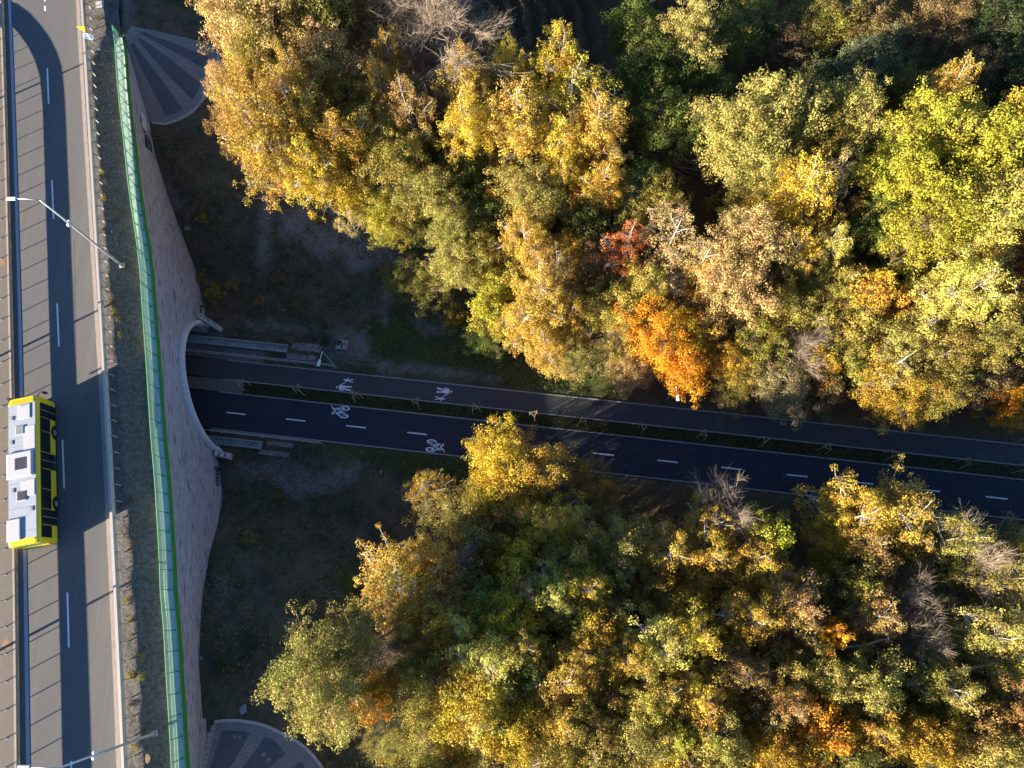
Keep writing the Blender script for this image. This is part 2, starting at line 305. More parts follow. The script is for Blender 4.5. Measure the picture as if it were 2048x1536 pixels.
# ------------------------------------------------------------------ the ground
def terrain_mat():
    """rough ground; the painted masks say where the soil is worn bare, mown or under leaves"""
    m = mat('rough_ground', (.125, .105, .072), .95, col2=(.050, .056, .034), nscale=1.1, bump=.7, bscale=7, spec=.05, detail=8)
    layer_noise(m, .45, .46, .62, (.15, .115, .08), .8, seed=3, detail=6)
    layer_noise(m, 2.2, .52, .68, (.062, .078, .034), .8, seed=11)
    layer_noise(m, 7.0, .58, .70, (.19, .15, .10), .5, seed=17)
    nn, ll, b = nodes(m); at = nn.new('ShaderNodeAttribute'); at.attribute_name = 'cover'; sp = nn.new('ShaderNodeSeparateColor'); ll.new(at.outputs['Color'], sp.inputs[0])
    tc = nn.new('ShaderNodeTexCoord')
    for ch, colA, colB, sc, sd_ in ((1, (.045, .075, .020), (.075, .080, .030), 2.0, 5), (2, (.15, .095, .048), (.065, .048, .032), 3.2, 8), (0, (.25, .225, .20), (.15, .13, .115), 1.6, 2)):
        nz = nn.new('ShaderNodeTexNoise'); nz.inputs['Scale'].default_value = sc; nz.inputs['Detail'].default_value = 9; nz.inputs['Roughness'].default_value = .72
        mp = nn.new('ShaderNodeMapping'); mp.inputs['Location'].default_value = (sd_, 0, 0); ll.new(tc.outputs['Object'], mp.inputs[0]); ll.new(mp.outputs[0], nz.inputs['Vector'])
        ad = nn.new('ShaderNodeMath'); ad.operation = 'ADD'; ll.new(nz.outputs[0], ad.inputs[0]); ll.new(sp.outputs[ch], ad.inputs[1])
        mr = nn.new('ShaderNodeMapRange'); mr.inputs['From Min'].default_value = .78; mr.inputs['From Max'].default_value = 1.12; ll.new(ad.outputs[0], mr.inputs['Value'])
        n2 = nn.new('ShaderNodeTexNoise'); n2.inputs['Scale'].default_value = sc*4; n2.inputs['Detail'].default_value = 6; ll.new(tc.outputs['Object'], n2.inputs['Vector'])
        cm = nn.new('ShaderNodeMix'); cm.data_type = 'RGBA'; cm.inputs['A'].default_value = (*colB, 1); cm.inputs['B'].default_value = (*colA, 1); r2 = nn.new('ShaderNodeMapRange'); r2.inputs['From Min'].default_value = .4; r2.inputs['From Max'].default_value = .62; ll.new(n2.outputs[0], r2.inputs['Value']); ll.new(r2.outputs[0], cm.inputs['Factor'])
        mx = nn.new('ShaderNodeMix'); mx.data_type = 'RGBA'; ll.new(mr.outputs[0], mx.inputs['Factor']); src = b.inputs['Base Color'].links[0].from_socket
        ll.new(src, mx.inputs['A']); ll.new(cm.outputs['Result'], mx.inputs['B']); ll.new(mx.outputs['Result'], b.inputs['Base Color'])
    return m
M['ground'] = terrain_mat()
M['lawn'] = mat('mown_grass', (.040, .062, .016), .95, .35, 5, bump=.5, bscale=30, spec=.1); layer_noise(M['lawn'], .8, .5, .7, (.06, .058, .025), .7)
M['worn'] = mat('trodden_soil', (.10, .085, .06), .95, .4, 4, bump=.5, bscale=14)
M['dirt'] = mat('trodden_earth', (.20, .18, .155), .95, .3, 2.5, bump=.5, bscale=10, spec=.1)
M['litter'] = mat('leaf_litter_soil', (.085, .058, .036), .95, .45, 3, bump=.6, bscale=12, spec=.1); layer_noise(M['litter'], 9, .58, .68, (.20, .12, .05), .7, seed=2)

def grid_obj(name, xs, ys, f, m, cell=None):
    X, Y = np.meshgrid(xs, ys); Z = f(X, Y); nx, ny = len(xs), len(ys)
    v = np.stack([X.ravel(), Y.ravel(), Z.ravel()], 1)
    i = np.arange(ny-1)[:, None]*nx+np.arange(nx-1)[None, :]; i = i.ravel()
    q = np.stack([i, i+1, i+nx+1, i+nx], 1)
    if cell is not None:
        cxm = v[q].mean(1); q = q[cell(cxm[:, 0], cxm[:, 1])]
    me = bpy.data.meshes.new(name); me.vertices.add(len(v)); me.vertices.foreach_set('co', v.ravel())
    me.loops.add(len(q)*4); me.loops.foreach_set('vertex_index', q.ravel().astype(np.int32)); me.polygons.add(len(q))
    me.polygons.foreach_set('loop_start', np.arange(len(q), dtype=np.int32)*4); me.polygons.foreach_set('use_smooth', np.ones(len(q), bool)); me.materials.append(m); me.update(); me.validate()
    o = bpy.data.objects.new(name, me); C.objects.link(o); return o
def vnoise(x, y, s, seed=0):
    return (np.sin(x*s+seed)*np.cos(y*s*1.13+seed*2.1)+np.sin((x+y)*s*.71+seed*3.3)+np.cos((x-y*1.3)*s*1.9+seed)*.5)/2.5
FURX = (-15, 13); 
def ground_h(X, Y):
    z = TZ(X, Y); v = X*N[0]+Y*N[1]
    k = np.clip((v-19.5)/3, 0, 1)+np.clip((10.8-v)/3, 0, 1)
    apx = np.minimum(np.hypot(X-AN[0], Y-AN[1]), np.hypot(X-AS[0], Y-AS[1])); k = k*np.clip((apx-10)/3, 0, 1)
    z = z+k*(.16*vnoise(X, Y, .6, 1)+.07*vnoise(X, Y, 2.1, 4))
    fm = np.clip((Y-49)/4, 0, 1)*np.clip((X+11)/3, 0, 1)*np.clip((9-X)/3, 0, 1)      # furrowed field at the top
    z = z+fm*(.55*np.sin((X+.25*np.sin(Y*.5)+.15*np.sin(Y*1.7)+.08*Y)*3.3)+.10*vnoise(X, Y, 3.1, 2))
    under = (v > 8.5) & (v < 22.5) & (X < np.interp(Y, _wy, _wx)+2.0)
    return z-.06*(1-np.clip(k, 0, 1))
xs = np.concatenate([np.arange(-48, 60, .33), np.arange(60, 131, 4)]); ys = np.concatenate([np.arange(-90, -24, 4), np.arange(-24, 70, .33), np.arange(70, 121, 4)])
def gcell(x, y): return x > np.interp(y, _wy, _wx)-.30
g = grid_obj('ground', xs, ys, ground_h, M['ground'], gcell); tag(g, kind='structure')
def inside_soft(X, Y, poly, w):
    """1 inside the outline, fading to 0 over w metres outside it"""
    ins = np.zeros(X.shape, bool); d = np.full(X.shape, 1e9); n_ = len(poly)
    for i in range(n_):
        (x0, y0), (x1, y1) = poly[i], poly[(i+1) % n_]
        d = np.minimum(d, segd(X, Y, (x0, y0), (x1, y1)))
        c = ((y0 > Y) != (y1 > Y)) & (X < (x1-x0)*(Y-y0)/((y1-y0) if y1 != y0 else 1e-9)+x0); ins ^= c
    return np.where(ins, np.clip(.55+d/w, 0, 1), np.clip(.55-d/w, 0, 1))
co = np.empty(len(g.data.vertices)*3); g.data.vertices.foreach_get('co', co); co = co.reshape(-1, 3); gX, gY = co[:, 0], co[:, 1]
def pxs(pts): return [hit(a, b)[:2] for a, b in pts]
R_ = np.zeros(len(gX)); G_ = R_.copy(); B_ = R_.copy()
for pts in ([(528, 380), (548, 385), (552, 430), (538, 480), (528, 560), (515, 570), (516, 480), (518, 420)], [(600, 400), (660, 395), (690, 440), (740, 470), (800, 500), (830, 540), (770, 525), (700, 545), (680, 500), (640, 520), (600, 480), (560, 470), (570, 430)],
            [(800, 515), (812, 520), (785, 570), (772, 650), (760, 645), (770, 580)], [(480, 930), (560, 915), (620, 950), (720, 930), (700, 970), (640, 990), (560, 970), (500, 960)], [(430, 1150), (455, 1150), (465, 1190), (450, 1225), (430, 1215)],
            [(640, 665), (735, 655), (740, 700), (720, 735), (660, 725), (640, 700)], [(700, 708), (780, 722), (880, 735), (1000, 752), (1000, 765), (880, 752), (760, 742)], [(820, 640), (900, 650), (900, 665), (850, 672)], [(318, 330), (345, 370), (365, 410), (352, 420), (330, 375)],
            [(560, 925), (600, 925), (640, 960), (600, 1000), (560, 980)], [(840, 945), (900, 960), (900, 985), (850, 975)], [(490, 640), (640, 655), (640, 668), (490, 655)], [(240, -40), (262, -40), (262, 50), (245, 50)]):
    R_ = np.maximum(R_, inside_soft(gX, gY, pxs(pts), 2.2)*.80)
R_ = np.maximum(R_, .22*np.clip((gY-49)/4, 0, 1)*np.clip((gX+12)/3, 0, 1)*np.clip((10-gX)/3, 0, 1))
for pts in ([UV(-20.5, 19.2), UV(-21.5, 23.0), UV(-17.0, 26.0), UV(-6, 25.5), UV(4, 24), UV(6, 19.2)], [UV(-21, 11.4), UV(-2, 11.5), UV(-1, 7.6), UV(-8, 8.2), UV(-17, 10.4)], [(-41, 60), (-30, 58), (-28, 75), (-44, 78)]):
    G_ = np.maximum(G_, inside_soft(gX, gY, pts, 2.0))
gv = gX*N[0]+gY*N[1]; gu = gX*U[0]+gY*U[1]
forest = np.clip((gu-2)/8, 0, 1)*np.clip((np.abs(gv-15.2)-2)/3, 0, 1)+np.clip((gv-38)/6, 0, 1)*np.clip((gX+26)/8, 0, 1)+np.clip((2-gv)/8, 0, 1)*np.clip((gX+12)/6, 0, 1)
B_ = np.clip(forest, 0, 1)*.72; B_ = np.maximum(B_, .6*np.clip((gY-49)/4, 0, 1)*np.clip((gX+12)/3, 0, 1)*np.clip((10-gX)/3, 0, 1))
ca = g.data.color_attributes.new('cover', 'FLOAT_COLOR', 'POINT'); cl = np.ones((len(gX), 4), np.float32); cl[:, 0] = R_; cl[:, 1] = G_; cl[:, 2] = B_; ca.data.foreach_set('color', cl.ravel())


# flat sheets draped on the ground
def patch(name, poly, m, dz, step=.4, kind='structure', parent=None, f=None):
    """drape a polygon on the terrain"""
    f = f or (lambda x, y: T(x, y))
    xs_ = [p[0] for p in poly]; ys_ = [p[1] for p in poly]
    bm = bmesh.new(); vs = [bm.verts.new((p[0], p[1], 0)) for p in poly]; bm.faces.new(vs)
    for ax, (lo, hi) in ((0, (min(xs_), max(xs_))), (1, (min(ys_), max(ys_)))):
        for k in np.arange(math.ceil(lo/step)*step, hi, step):
            co = (k, 0, 0) if ax == 0 else (0, k, 0); no = (1, 0, 0) if ax == 0 else (0, 1, 0)
            bmesh.ops.bisect_plane(bm, geom=bm.verts[:]+bm.edges[:]+bm.faces[:], plane_co=co, plane_no=no)
    bmesh.ops.recalc_face_normals(bm, faces=bm.faces)
    for fc in bm.faces:
        if fc.normal.z < 0: fc.normal_flip()
    for v in bm.verts: v.co.z = f(v.co.x, v.co.y)+dz
    me = bpy.data.meshes.new(name); bm.to_mesh(me); bm.free(); me.materials.append(m)
    o = bpy.data.objects.new(name, me); C.objects.link(o)
    if parent: o.parent = parent; o.matrix_parent_inverse = parent.matrix_basis.inverted()
    elif kind: tag(o, kind=kind)
    return o
def strip(name, u0, u1, v0, v1, z, m, h=.0, parent=None, kind='structure'):
    mb = MB(); us = np.linspace(u0, u1, max(2, int((u1-u0)/4)))
    mb.quadgrid([[(*UV(u, v0), z) for u in us], [(*UV(u, v1), z) for u in us]], flip=True)
    if h > 0:
        mb.quadgrid([[(*UV(u, v0), z-h) for u in us], [(*UV(u, v0), z) for u in us]]); mb.quadgrid([[(*UV(u, v1), z) for u in us], [(*UV(u, v1), z-h) for u in us]])
    o = mb.build(name, m, parent, fix=False)
    for p in o.data.polygons: pass
    bm = bmesh.new(); bm.from_mesh(o.data); bmesh.ops.recalc_face_normals(bm, faces=bm.faces)
    if sum(f.normal.z for f in bm.faces) < 0: bmesh.ops.reverse_faces(bm, faces=bm.faces)
    bm.to_mesh(o.data); bm.free()
    if not parent: tag(o, kind=kind)
    return o
UT0 = -62.0; UE = 75.0
strip('cycle_path', UT0, UE, 11.80, 15.40, .03, M['path'])
strip('footway', UT0, UE, 16.85, 18.70, .034, M['walk'])
for nm, va in (('path_edging', 11.70), ('path_edging', 15.40), ('footway_edging', 16.73), ('footway_edging', 18.70)):
    strip(nm, -33.0, UE, va, va+.10, .055, M['pathkerb'], h=.08)
M['tuninn'] = M['tunpave']
strip('tunnel_paving', UT0, -30.7, 15.50, 16.73, .045, M['tunpave'])
strip('tunnel_paving', UT0, -29.3, 18.80, 20.05, .045, M['tunpave'])
strip('tunnel_floor', UT0, -34.0, 8.6, 11.70, .02, M['tunpave']); strip('tunnel_floor', UT0, -34.0, 20.05, 22.6, .02, M['tunpave'])
M['verge'] = mat('strip_grass', (.032, .042, .014), .95, .5, 4, bump=.6, bscale=20, spec=.1); layer_noise(M['verge'], 1.2, .5, .65, (.07, .055, .03), .8)
strip('grass_strip', -30.7, UE, 15.50, 16.73, .03, M['verge'])
# painted dashes, bicycle and pedestrian symbols on the path: one mesh each
def paint(name, polys, label, z, cat='road marking', group=None, single=True):
    mb = MB()
    for p in polys: mb.prism(p, z-.001, z+.003)
    o = mb.build(name, M['paint']); tag(o, label, cat, group); return o
ORD = ['first', 'second', 'third', 'fourth', 'fifth', 'sixth', 'seventh', 'eighth', 'ninth', 'tenth', 'eleventh', 'twelfth', 'thirteenth']
for k in range(13):
    u0 = -31.83+5.99*k
    if k == 4 or k == 10: pass
    paint('lane_dash', [[UV(u0, 13.42), UV(u0+1.93, 13.42), UV(u0+1.93, 13.55), UV(u0, 13.55)]], ORD[k]+' white centre dash of the cycle path counted out from the tunnel', .035, group='centre dashes of the cycle path')
def ring2(cx, cy, ro, ri, n=22, sx=1.0, sy=1.0):
    out = []
    for k in range(n):
        a0, a1 = 2*pi*k/n, 2*pi*(k+1)/n
        out.append([(cx+ro*sx*cos(a0), cy+ro*sy*sin(a0)), (cx+ro*sx*cos(a1), cy+ro*sy*sin(a1)), (cx+ri*sx*cos(a1), cy+ri*sy*sin(a1)), (cx+ri*sx*cos(a0), cy+ri*sy*sin(a0))])
    return out
def bar2(x0, y0, x1, y1, w):
    L = hypot(x1-x0, y1-y0); nx, ny = -(y1-y0)/L*w/2, (x1-x0)/L*w/2
    return [(x0+nx, y0+ny), (x0-nx, y0-ny), (x1-nx, y1-ny), (x1+nx, y1+ny)]
def circ2(cx, cy, r, n=14): return [(cx+r*cos(2*pi*k/n), cy+r*sin(2*pi*k/n)) for k in range(n)]
# symbols drawn in local metres (x right, y up), then placed
bike = ring2(-.33, .26, .27, .165, sx=.74, sy=1.35)+ring2(.33, .26, .27, .165, sx=.74, sy=1.35)
bike += [bar2(-.33, .26, -.14, .98, .13), bar2(-.14, .95, .20, 1.02, .12), bar2(.33, .26, .18, 1.20, .12), bar2(0, .30, -.17, 1.08, .12), bar2(0, .30, .2, .98, .07), bar2(-.30, 1.12, -.06, 1.12, .08), bar2(.18, 1.18, .38, 1.20, .06), bar2(.38, 1.20, .40, 1.36, .06)]
bike += [[(-.36, .18), (-.02, .20), (-.04, .42), (-.30, .55)]]
def place2(polys, uc, vc, ang, s=1.0):
    co, si = cos(ang), sin(ang)
    return [[UV(uc+(x*co-y*si)*s, vc+(x*si+y*co)*s) for x, y in p] for p in polys]
ub, vb = toUV(*G(676, 822)); 
bk1 = place2([[(x*.88, y) for x, y in p] for p in bike], ub+1.0, vb-.05, pi/2, 1.33); 
paint('bicycle_symbol', bk1, 'white painted bicycle nearest the tunnel, in the upper lane beside the grass strip', .036, 'road marking')
ub, vb = toUV(*G(876, 893)); bk2 = place2([[(x*.88, y) for x, y in p] for p in bike], ub-1.0, vb, -pi/2, 1.33)
paint('bicycle_symbol', bk2, 'white painted bicycle in the lower lane just left of the overhanging yellow tree', .036, 'road marking')
ped = [circ2(0, 1.75, .13), [(-.30, 1.50), (.26, 1.55), (.30, .85), (-.24, .85)], bar2(-.13, .9, -.26, .02, .20), bar2(.14, .9, .22, .05, .20), bar2(-.27, 1.45, -.40, .90, .11), bar2(.26, 1.42, .72, .88, .10),
       circ2(1.02, 1.02, .12), [(.86, .88), (1.16, .88), (1.12, .42), (.88, .42)], bar2(.93, .45, .82, .0, .12), bar2(1.07, .45, 1.18, .02, .12), bar2(.90, .80, .70, .88, .08), bar2(1.12, .80, 1.34, .62, .08)]
up, vp = toUV(*G(689, 769)); p1 = place2([[(x, y) for x, y in p] for p in ped], up+.75, vp-.30, pi/2, .80)
p1 = place2([[(x, y) for x, y in p] for p in ped], up+.75, vp-.38, pi/2, .82)
p1 = [[q for q in p] for p in p1]
paint('pedestrian_symbol', [[UV(up+.80-y*.85, vp-.35+x*.80) for x, y in p] for p in ped], 'white painted adult and child nearest the tunnel, heads towards the tunnel', .040)
up, vp = toUV(*G(888, 789)); paint('pedestrian_symbol', [[UV(up-.80+y*.85, vp+.35-x*.80) for x, y in p] for p in ped], 'white painted adult and child further from the tunnel, heads pointing away from it', .040)

# ------------------------------------------------------------------ upper road on the embankment
ZR = 10.0
def pl(pts, z=ZR): return smooth_line([G(a, b, z) for a, b in pts])
e_sw = pl([(5, 0), (12, 192), (18, 384), (25, 768), (34.5, 1152), (37, 1536)])           # sidewalk / kerb edge
e_dash = pl([(94, 135), (98, 207), (104, 360), (107, 438), (114, 607), (118, 693), (124, 880), (129, 977), (135, 1185), (138, 1295), (142, 1520)])
e_gl = pl([(152, 0), (163, 192), (174, 384), (198, 768), (217, 1152), (233, 1536)])       # asphalt / right gutter
e_gr = pl([(159, 0), (170, 192), (181, 384), (206, 768), (224, 1152), (242, 1536)])
e_rail = pl([(166, 0), (178, 192), (188, 384), (213, 768), (231, 1152), (250, 1536)], ZR+.72)
e_ch = pl([(222, 55), (236, 212), (250, 350), (260, 446), (277, 584), (290, 734), (297, 868), (307, 993), (315, 1118), (322, 1277), (332, 1402), (340, 1527)])
Y0, Y1 = -60.0, 100.0
def ex(f, y):
    """extend edge curves straight beyond the surveyed stretch"""
    a, b = -14.0, 56.0
    if y < a: return f(a)+(y-a)*(f(a+4)-f(a))/4
    if y > b: return f(b)+(y-b)*(f(b)-f(b-4))/4
    return f(y)
YS = list(np.arange(Y0, Y1+.1, 1.0))
def ribbon(name, fa, fb, z, m, side=0.0, zb=None, parent=None):
    mb = MB(); zb = z if zb is None else zb
    mb.quadgrid([[(fa(y), y, z) for y in YS], [(fb(y), y, zb) for y in YS]])
    if side > 0:
        mb.quadgrid([[(fb(y), y, zb) for y in YS], [(fb(y), y, zb-side) for y in YS]])
        mb.quadgrid([[(fa(y), y, z-side) for y in YS], [(fa(y), y, z) for y in YS]])
    o = mb.build(name, m, parent, fix=False); bm = bmesh.new(); bm.from_mesh(o.data); bmesh.ops.recalc_face_normals(bm, faces=bm.faces)
    if sum(f.normal.z*f.calc_area() for f in bm.faces) < 0: bmesh.ops.reverse_faces(bm, faces=bm.faces)
    bm.to_mesh(o.data); bm.free()
    if not parent: tag(o, kind='structure')
    return o
SW = lambda y: ex(e_sw, y); GL = lambda y: ex(e_gl, y); GR = lambda y: ex(e_gr, y); CH = lambda y: ex(e_ch, y); RL = lambda y: ex(e_rail, y)
ribbon('upper_road', lambda y: SW(y)+.10, GL, ZR, M['road'])
M['gut2'] = mat('left_gutter_strip', (.42, .43, .45), .9, .12, 6, bump=.2)
ribbon('gutter_strip', lambda y: SW(y)+.56, lambda y: SW(y)+.84, ZR+.004, M['gut2'])
ribbon('gutter_strip', GL, GR, ZR+.02, M['gutter'], side=.04)
ribbon('sidewalk', lambda y: SW(y)-7.0, lambda y: SW(y)-.14, ZR+.25, M['pave'])
ribbon('sidewalk_kerb', lambda y: SW(y)-.14, lambda y: SW(y)+.02, ZR+.27, M['kerb'], side=.28)
M['verge2'] = mat('gravel_verge', (.15, .137, .125), .95, .35, 3.5, bump=.45, bscale=9, spec=.1, detail=9); layer_noise(M['verge2'], 5, .55, .68, (.075, .065, .045), .8, seed=6); layer_noise(M['verge2'], 1.1, .52, .70, (.085, .08, .038), .8, seed=14)
def vz(x, y): return 0
# verge, lightly uneven, falling to the channel behind the parapet
def build_verge():
    mb = MB(); rows = []; ts = np.linspace(0, 1, 22); yy = np.arange(-40, 90, .45)
    for t in ts:
        r = []
        for y in yy:
            a = GR(y); b = CH(y) if y < 52 else CH(52)+(y-52)*-.18
            if y > 50: b = np.interp(y, [50, 53.4, 90], [CH(50), WX(53.4)-.2, WX(90)-.2])
            tc = float(np.interp(y, [-20, 5, 30, 50, 56], [.50, .42, .34, .24, 1.0])); tc += .05*vnoise(0, y, 1.7, 5)
            x = a+(b-a)*t; z = ZR+.02-.03*t-(b-a)*.46*max(0, t-tc)*(1-.12*max(0, t-tc))+(.05*vnoise(x, y, 2.3, 3)+.03*vnoise(x, y, 6.1, 1))*min(1, 4*t)*(1-t*.5)
            r.append((x, y, z))
        rows.append(r)
    mb.quadgrid(rows); o = mb.build('roadside_verge', M['verge2'], smooth=True, fix=False); bm = bmesh.new(); bm.from_mesh(o.data)
    if sum(f.normal.z for f in bm.faces) < 0: bmesh.ops.reverse_faces(bm, faces=bm.faces)
    bm.to_mesh(o.data); bm.free(); tag(o, kind='structure')
build_verge()
# plateau west of the road and a body under the deck so that the embankment is solid
mb = MB(); mb.quadgrid([[(-160, y, ZR-.05) for y in YS], [(SW(y)-6.9, y, ZR-.05) for y in YS]]); o = mb.build('far_verge', M['ground'], fix=False); tag(o, kind='structure')
if o.data.polygons[0].normal.z < 0: o.data.flip_normals()
mb = MB()
mb.quadgrid([[(WX(y)-1.15, y, ZR-1.6) for y in np.arange(-40, 90, 2.)], [(WX(y)-14, y, ZR-1.6) for y in np.arange(-40, 90, 2.)]])
o = mb.build('embankment_core', M['ground'], fix=False); tag(o, kind='structure')
# channel at the foot of the railing
M['channel'] = mat('drain_channel', (.04, .045, .05), .8, .3, 4)
yr = list(np.arange(-36, 51.6, .9))
def VE(y):
    tc = float(np.interp(y, [-20, 5, 30, 50, 56], [.50, .42, .34, .24, 1.0])); w = CH(y)-GR(y); return ZR-.01-w*.46*(1-tc)*(1-.12*(1-tc))
mb = MB(); mb.quadgrid([[(CH(y)-.04, y, ZR-1.1) for y in yr], [(CH(y)-.04, y, VE(y)+.09) for y in yr], [(CH(y)+.10, y, VE(y)+.10) for y in yr], [(CH(y)+.10, y, VE(y)-.25) for y in yr]])
o = mb.build('drain_kerb', M['conc']); tag(o, kind='structure')
mb = MB(); mb.quadgrid([[(CH(y)+.1, y, VE(y)-.2) for y in yr], [(WX(y)-.85, y, VE(y)-.2) for y in yr]]); o = mb.build('drain_channel', M['channel']); tag(o, kind='structure')

M['tar'] = mat('tar_joint', (.06, .06, .062), .8, .2, 5)
def joint(pts, w, nm='road_joint'):
    q = resample([(*G(a, b, ZR), 0) for a, b in pts], .8); mb = MB(); off = [random.uniform(-.02, .02) for _ in q]
    mb.quadgrid([[(p.x-w/2+o_, p.y, ZR+.004) for p, o_ in zip(q, off)], [(p.x+w/2+o_, p.y, ZR+.004) for p, o_ in zip(q, off)]]); o = mb.build(nm, M['tar']); 
    if o.data.polygons[0].normal.z < 0: o.data.flip_normals()
    tag(o, kind='structure')
joint([(149, 480), (150.5, 640), (152, 760)], .035); joint([(178, -40), (201, 480), (250, 1540)] if False else [(155, 860), (160, 1040)], .03)
# dashes on the upper road (4 m mark, 8 m gap) and short ones at the top
def road_dash(ya, yb, label, group):
    mb = MB(); yy = np.linspace(ya, yb, 6)
    mb.quadgrid([[(ex(e_dash, y)-.075, y, ZR+.005) for y in yy], [(ex(e_dash, y)+.075, y, ZR+.005) for y in yy]]); o = mb.build('lane_dash', M['paint']); 
    if o.data.polygons[0].normal.z < 0: o.data.flip_normals()
    tag(o, label, 'road marking', group)
for k_, (a, b) in enumerate(((135, 207), (360, 438), (607, 693), (880, 977), (1185, 1295), (1522, 1640))):
    road_dash(G(125, b, ZR)[1], G(125, a, ZR)[1], ORD[k_]+' long white dash of the upper road counted from the top', 'long dashes of the upper road')
for a, b in ((-4, 3), (12, 22)):
    road_dash(G(87, b, ZR)[1], G(87, a, ZR)[1], 'tiny white dash on the upper road '+('touching the top edge' if a < 0 else 'just below the top edge'), 'short dashes at the top of the upper road')

# roadside steel guardrail, right of the road
gr = empty('guardrail', (RL(20), 20, ZR), 'sunlit steel guardrail on short posts along the right side of the upper road', 'guardrail')
mb = MB(); yy = list(np.arange(-30, 92, 1.33))
prof = [(-.12, 1.0), (.10, 1.0), (.13, .93), (.10, .78), (.06, .70), (.10, .62), (.13, .55), (.10, .48), (.02, .48), (-.04, .68), (-.12, .92)]
mb.quadgrid([[(RL(y)+px_, y, ZR+pz) for y in yy] for px_, pz in prof+[prof[0]]]); mb.build('rail_beam', M['steel'], gr)
pm = MB(); pm.box((0, 0, .36), (.10, .055, .78)); pmesh = pm.mesh('post', M['steel'])
am = MB(); am.box((0, 0, 0), (.26, .05, .12)); amesh = am.mesh('spacer', M['steel'])
for y in yy:
    x = RL(y)+.36
    o = bpy.data.objects.new('post', pmesh); C.objects.link(o); o.parent = gr; o.location = (x-gr.location.x, y-gr.location.y, -.02)
    if -14 < y < 60:
        o2 = bpy.data.objects.new('spacer', amesh); C.objects.link(o2); o2.parent = gr; o2.location = (x-.15-gr.location.x, y-gr.location.y, .68)
# left guardrail, beyond the edge: its posts and beam throw the shadow pattern on the road
lpts = [(-80, 60), (-60, 84), (-36, 112), (-18, 146), (-7, 181), (-2, 241), (-1, 330), (1, 506), (3, 750), (7, 1000), (10, 1182), (11, 1440), (11, 1560)]
lw = [G(a, b, ZR+.25) for a, b in lpts]; lw = [(lw[0][0]-30, lw[0][1]+6), (lw[0][0]-8, lw[0][1]+3)]+lw; lw.append((lw[-1][0]+(lw[-1][0]-lw[-2][0])*5, lw[-1][1]+(lw[-1][1]-lw[-2][1])*5))
lr = resample([(a, b, ZR+.25) for a, b in lw], 2.0)
lg = empty('parapet_rail', (lr[20].x, lr[20].y, ZR+.13), 'steel parapet rail on slim posts at the far left edge of the block sidewalk', 'guardrail')
mb = MB(); prof = [(0, 1.66), (.06, 1.66), (.08, 1.60), (.05, 1.35), (.08, 1.12), (.06, 1.02), (0, 1.02)]
rows = []
for a, z in prof+[prof[0]]:
    rows.append([(p.x-a, p.y, p.z+z-.05) for p in lr])
mb.quadgrid(rows); mb.build('rail_beam', M['poled'], lg)
pm = MB(); pm.box((0, 0, .8), (.07, .05, 1.6)); pm.box((.05, 0, .01), (.22, .14, .025)); lpm = pm.mesh('post', M['poled'])
for p in lr:
    o = bpy.data.objects.new('post', lpm); C.objects.link(o); o.parent = lg; o.location = p-lg.location

# manholes and covers
def cover(px, py, z, r, m, label):
    x, y = G(px, py, z); mb = MB(); mb.disc((x, y, z-.01), r, .018, 24); o = mb.build('manhole_cover', m); tag(o, label, 'manhole cover')
    mb = MB(); mb.disc((x, y, z+.002), r*.72, .012, 20); mb.build('lid', m, o)
cover(5, 525, ZR+.25, .36, M['ironr'], 'rusty round manhole cover in the sidewalk at the left edge, above the bus')
cover(14, 1288, ZR+.25, .36, M['ironr'], 'rusty round manhole cover in the sidewalk at the left edge, below the bus')
cover(291, 1518, ZR-.06, .36, M['ironr'], 'sandy round cover on the verge near the bottom edge')
x, y = G(200, 9, ZR); mb = MB(); mb.box((x, y, ZR-.02), (.85, .8, .12), .18); tag(mb.build('concrete_slab', M['concl']), 'pale square concrete slab on the verge at the very top', 'slab')

# ------------------------------------------------------------------ retaining wall with the arch
AV = 15.75; AHW = 6.45; AHH = 6.2                    # arch centre (across the path), half width, height
wall = empty('retaining_wall', (WX(18), 18, 0), 'tall curved wall of grey split blocks with a green edge, holding up the road', 'wall')
def arch_z(v, hw=AHW, hh=AHH):
    t = (v-AV)/hw
    return hh*sqrt(1-t*t) if abs(t) < 1 else -1
rows_top = []; mb = MB()
yw = np.unique(np.concatenate([np.arange(-36, 53.6, .5), np.arange(8.5, 24.5, .08)]))
nz = 14
cols = []
for y in yw:
    x = WX(y); v = toUV(x, y)[1]; zb = arch_z(v); zb = max(zb, -.6) if zb > 0 else T(x+.05, y)-.6
    if y > 51: zb = min(zb, 9.2)
    zb = min(zb, 9.0)
    zt_ = 9.53; cols.append([(WXZ(y, zb+(zt_-zb)*k/nz)-.03, y, zb+(zt_-zb)*k/nz) for k in range(nz+1)])
mb.quadgrid(cols); mb.build('stone_face', M['stone'], wall, fix=False)
mb = MB(); yc = list(np.arange(-36, 53.0, .6))+[53.3]
mb.quadgrid([[(WX(y)-.92, y, 8.7) for y in yc], [(WX(y)-.92, y, ZR-.45) for y in yc], [(WX(y)-.08, y, ZR-.45) for y in yc]]); mb.build('cap', M['cap'], wall)
mb = MB(); mb.quadgrid([[(WX(y)-.10, y, ZR-.38) for y in yc], [(WX(y)+.02, y, ZR-.38) for y in yc], [(WX(y)+.02, y, 9.22) for y in yc], [(WX(y)-.10, y, 9.22) for y in yc]]); mb.build('green_fascia', M['fascia'], wall)

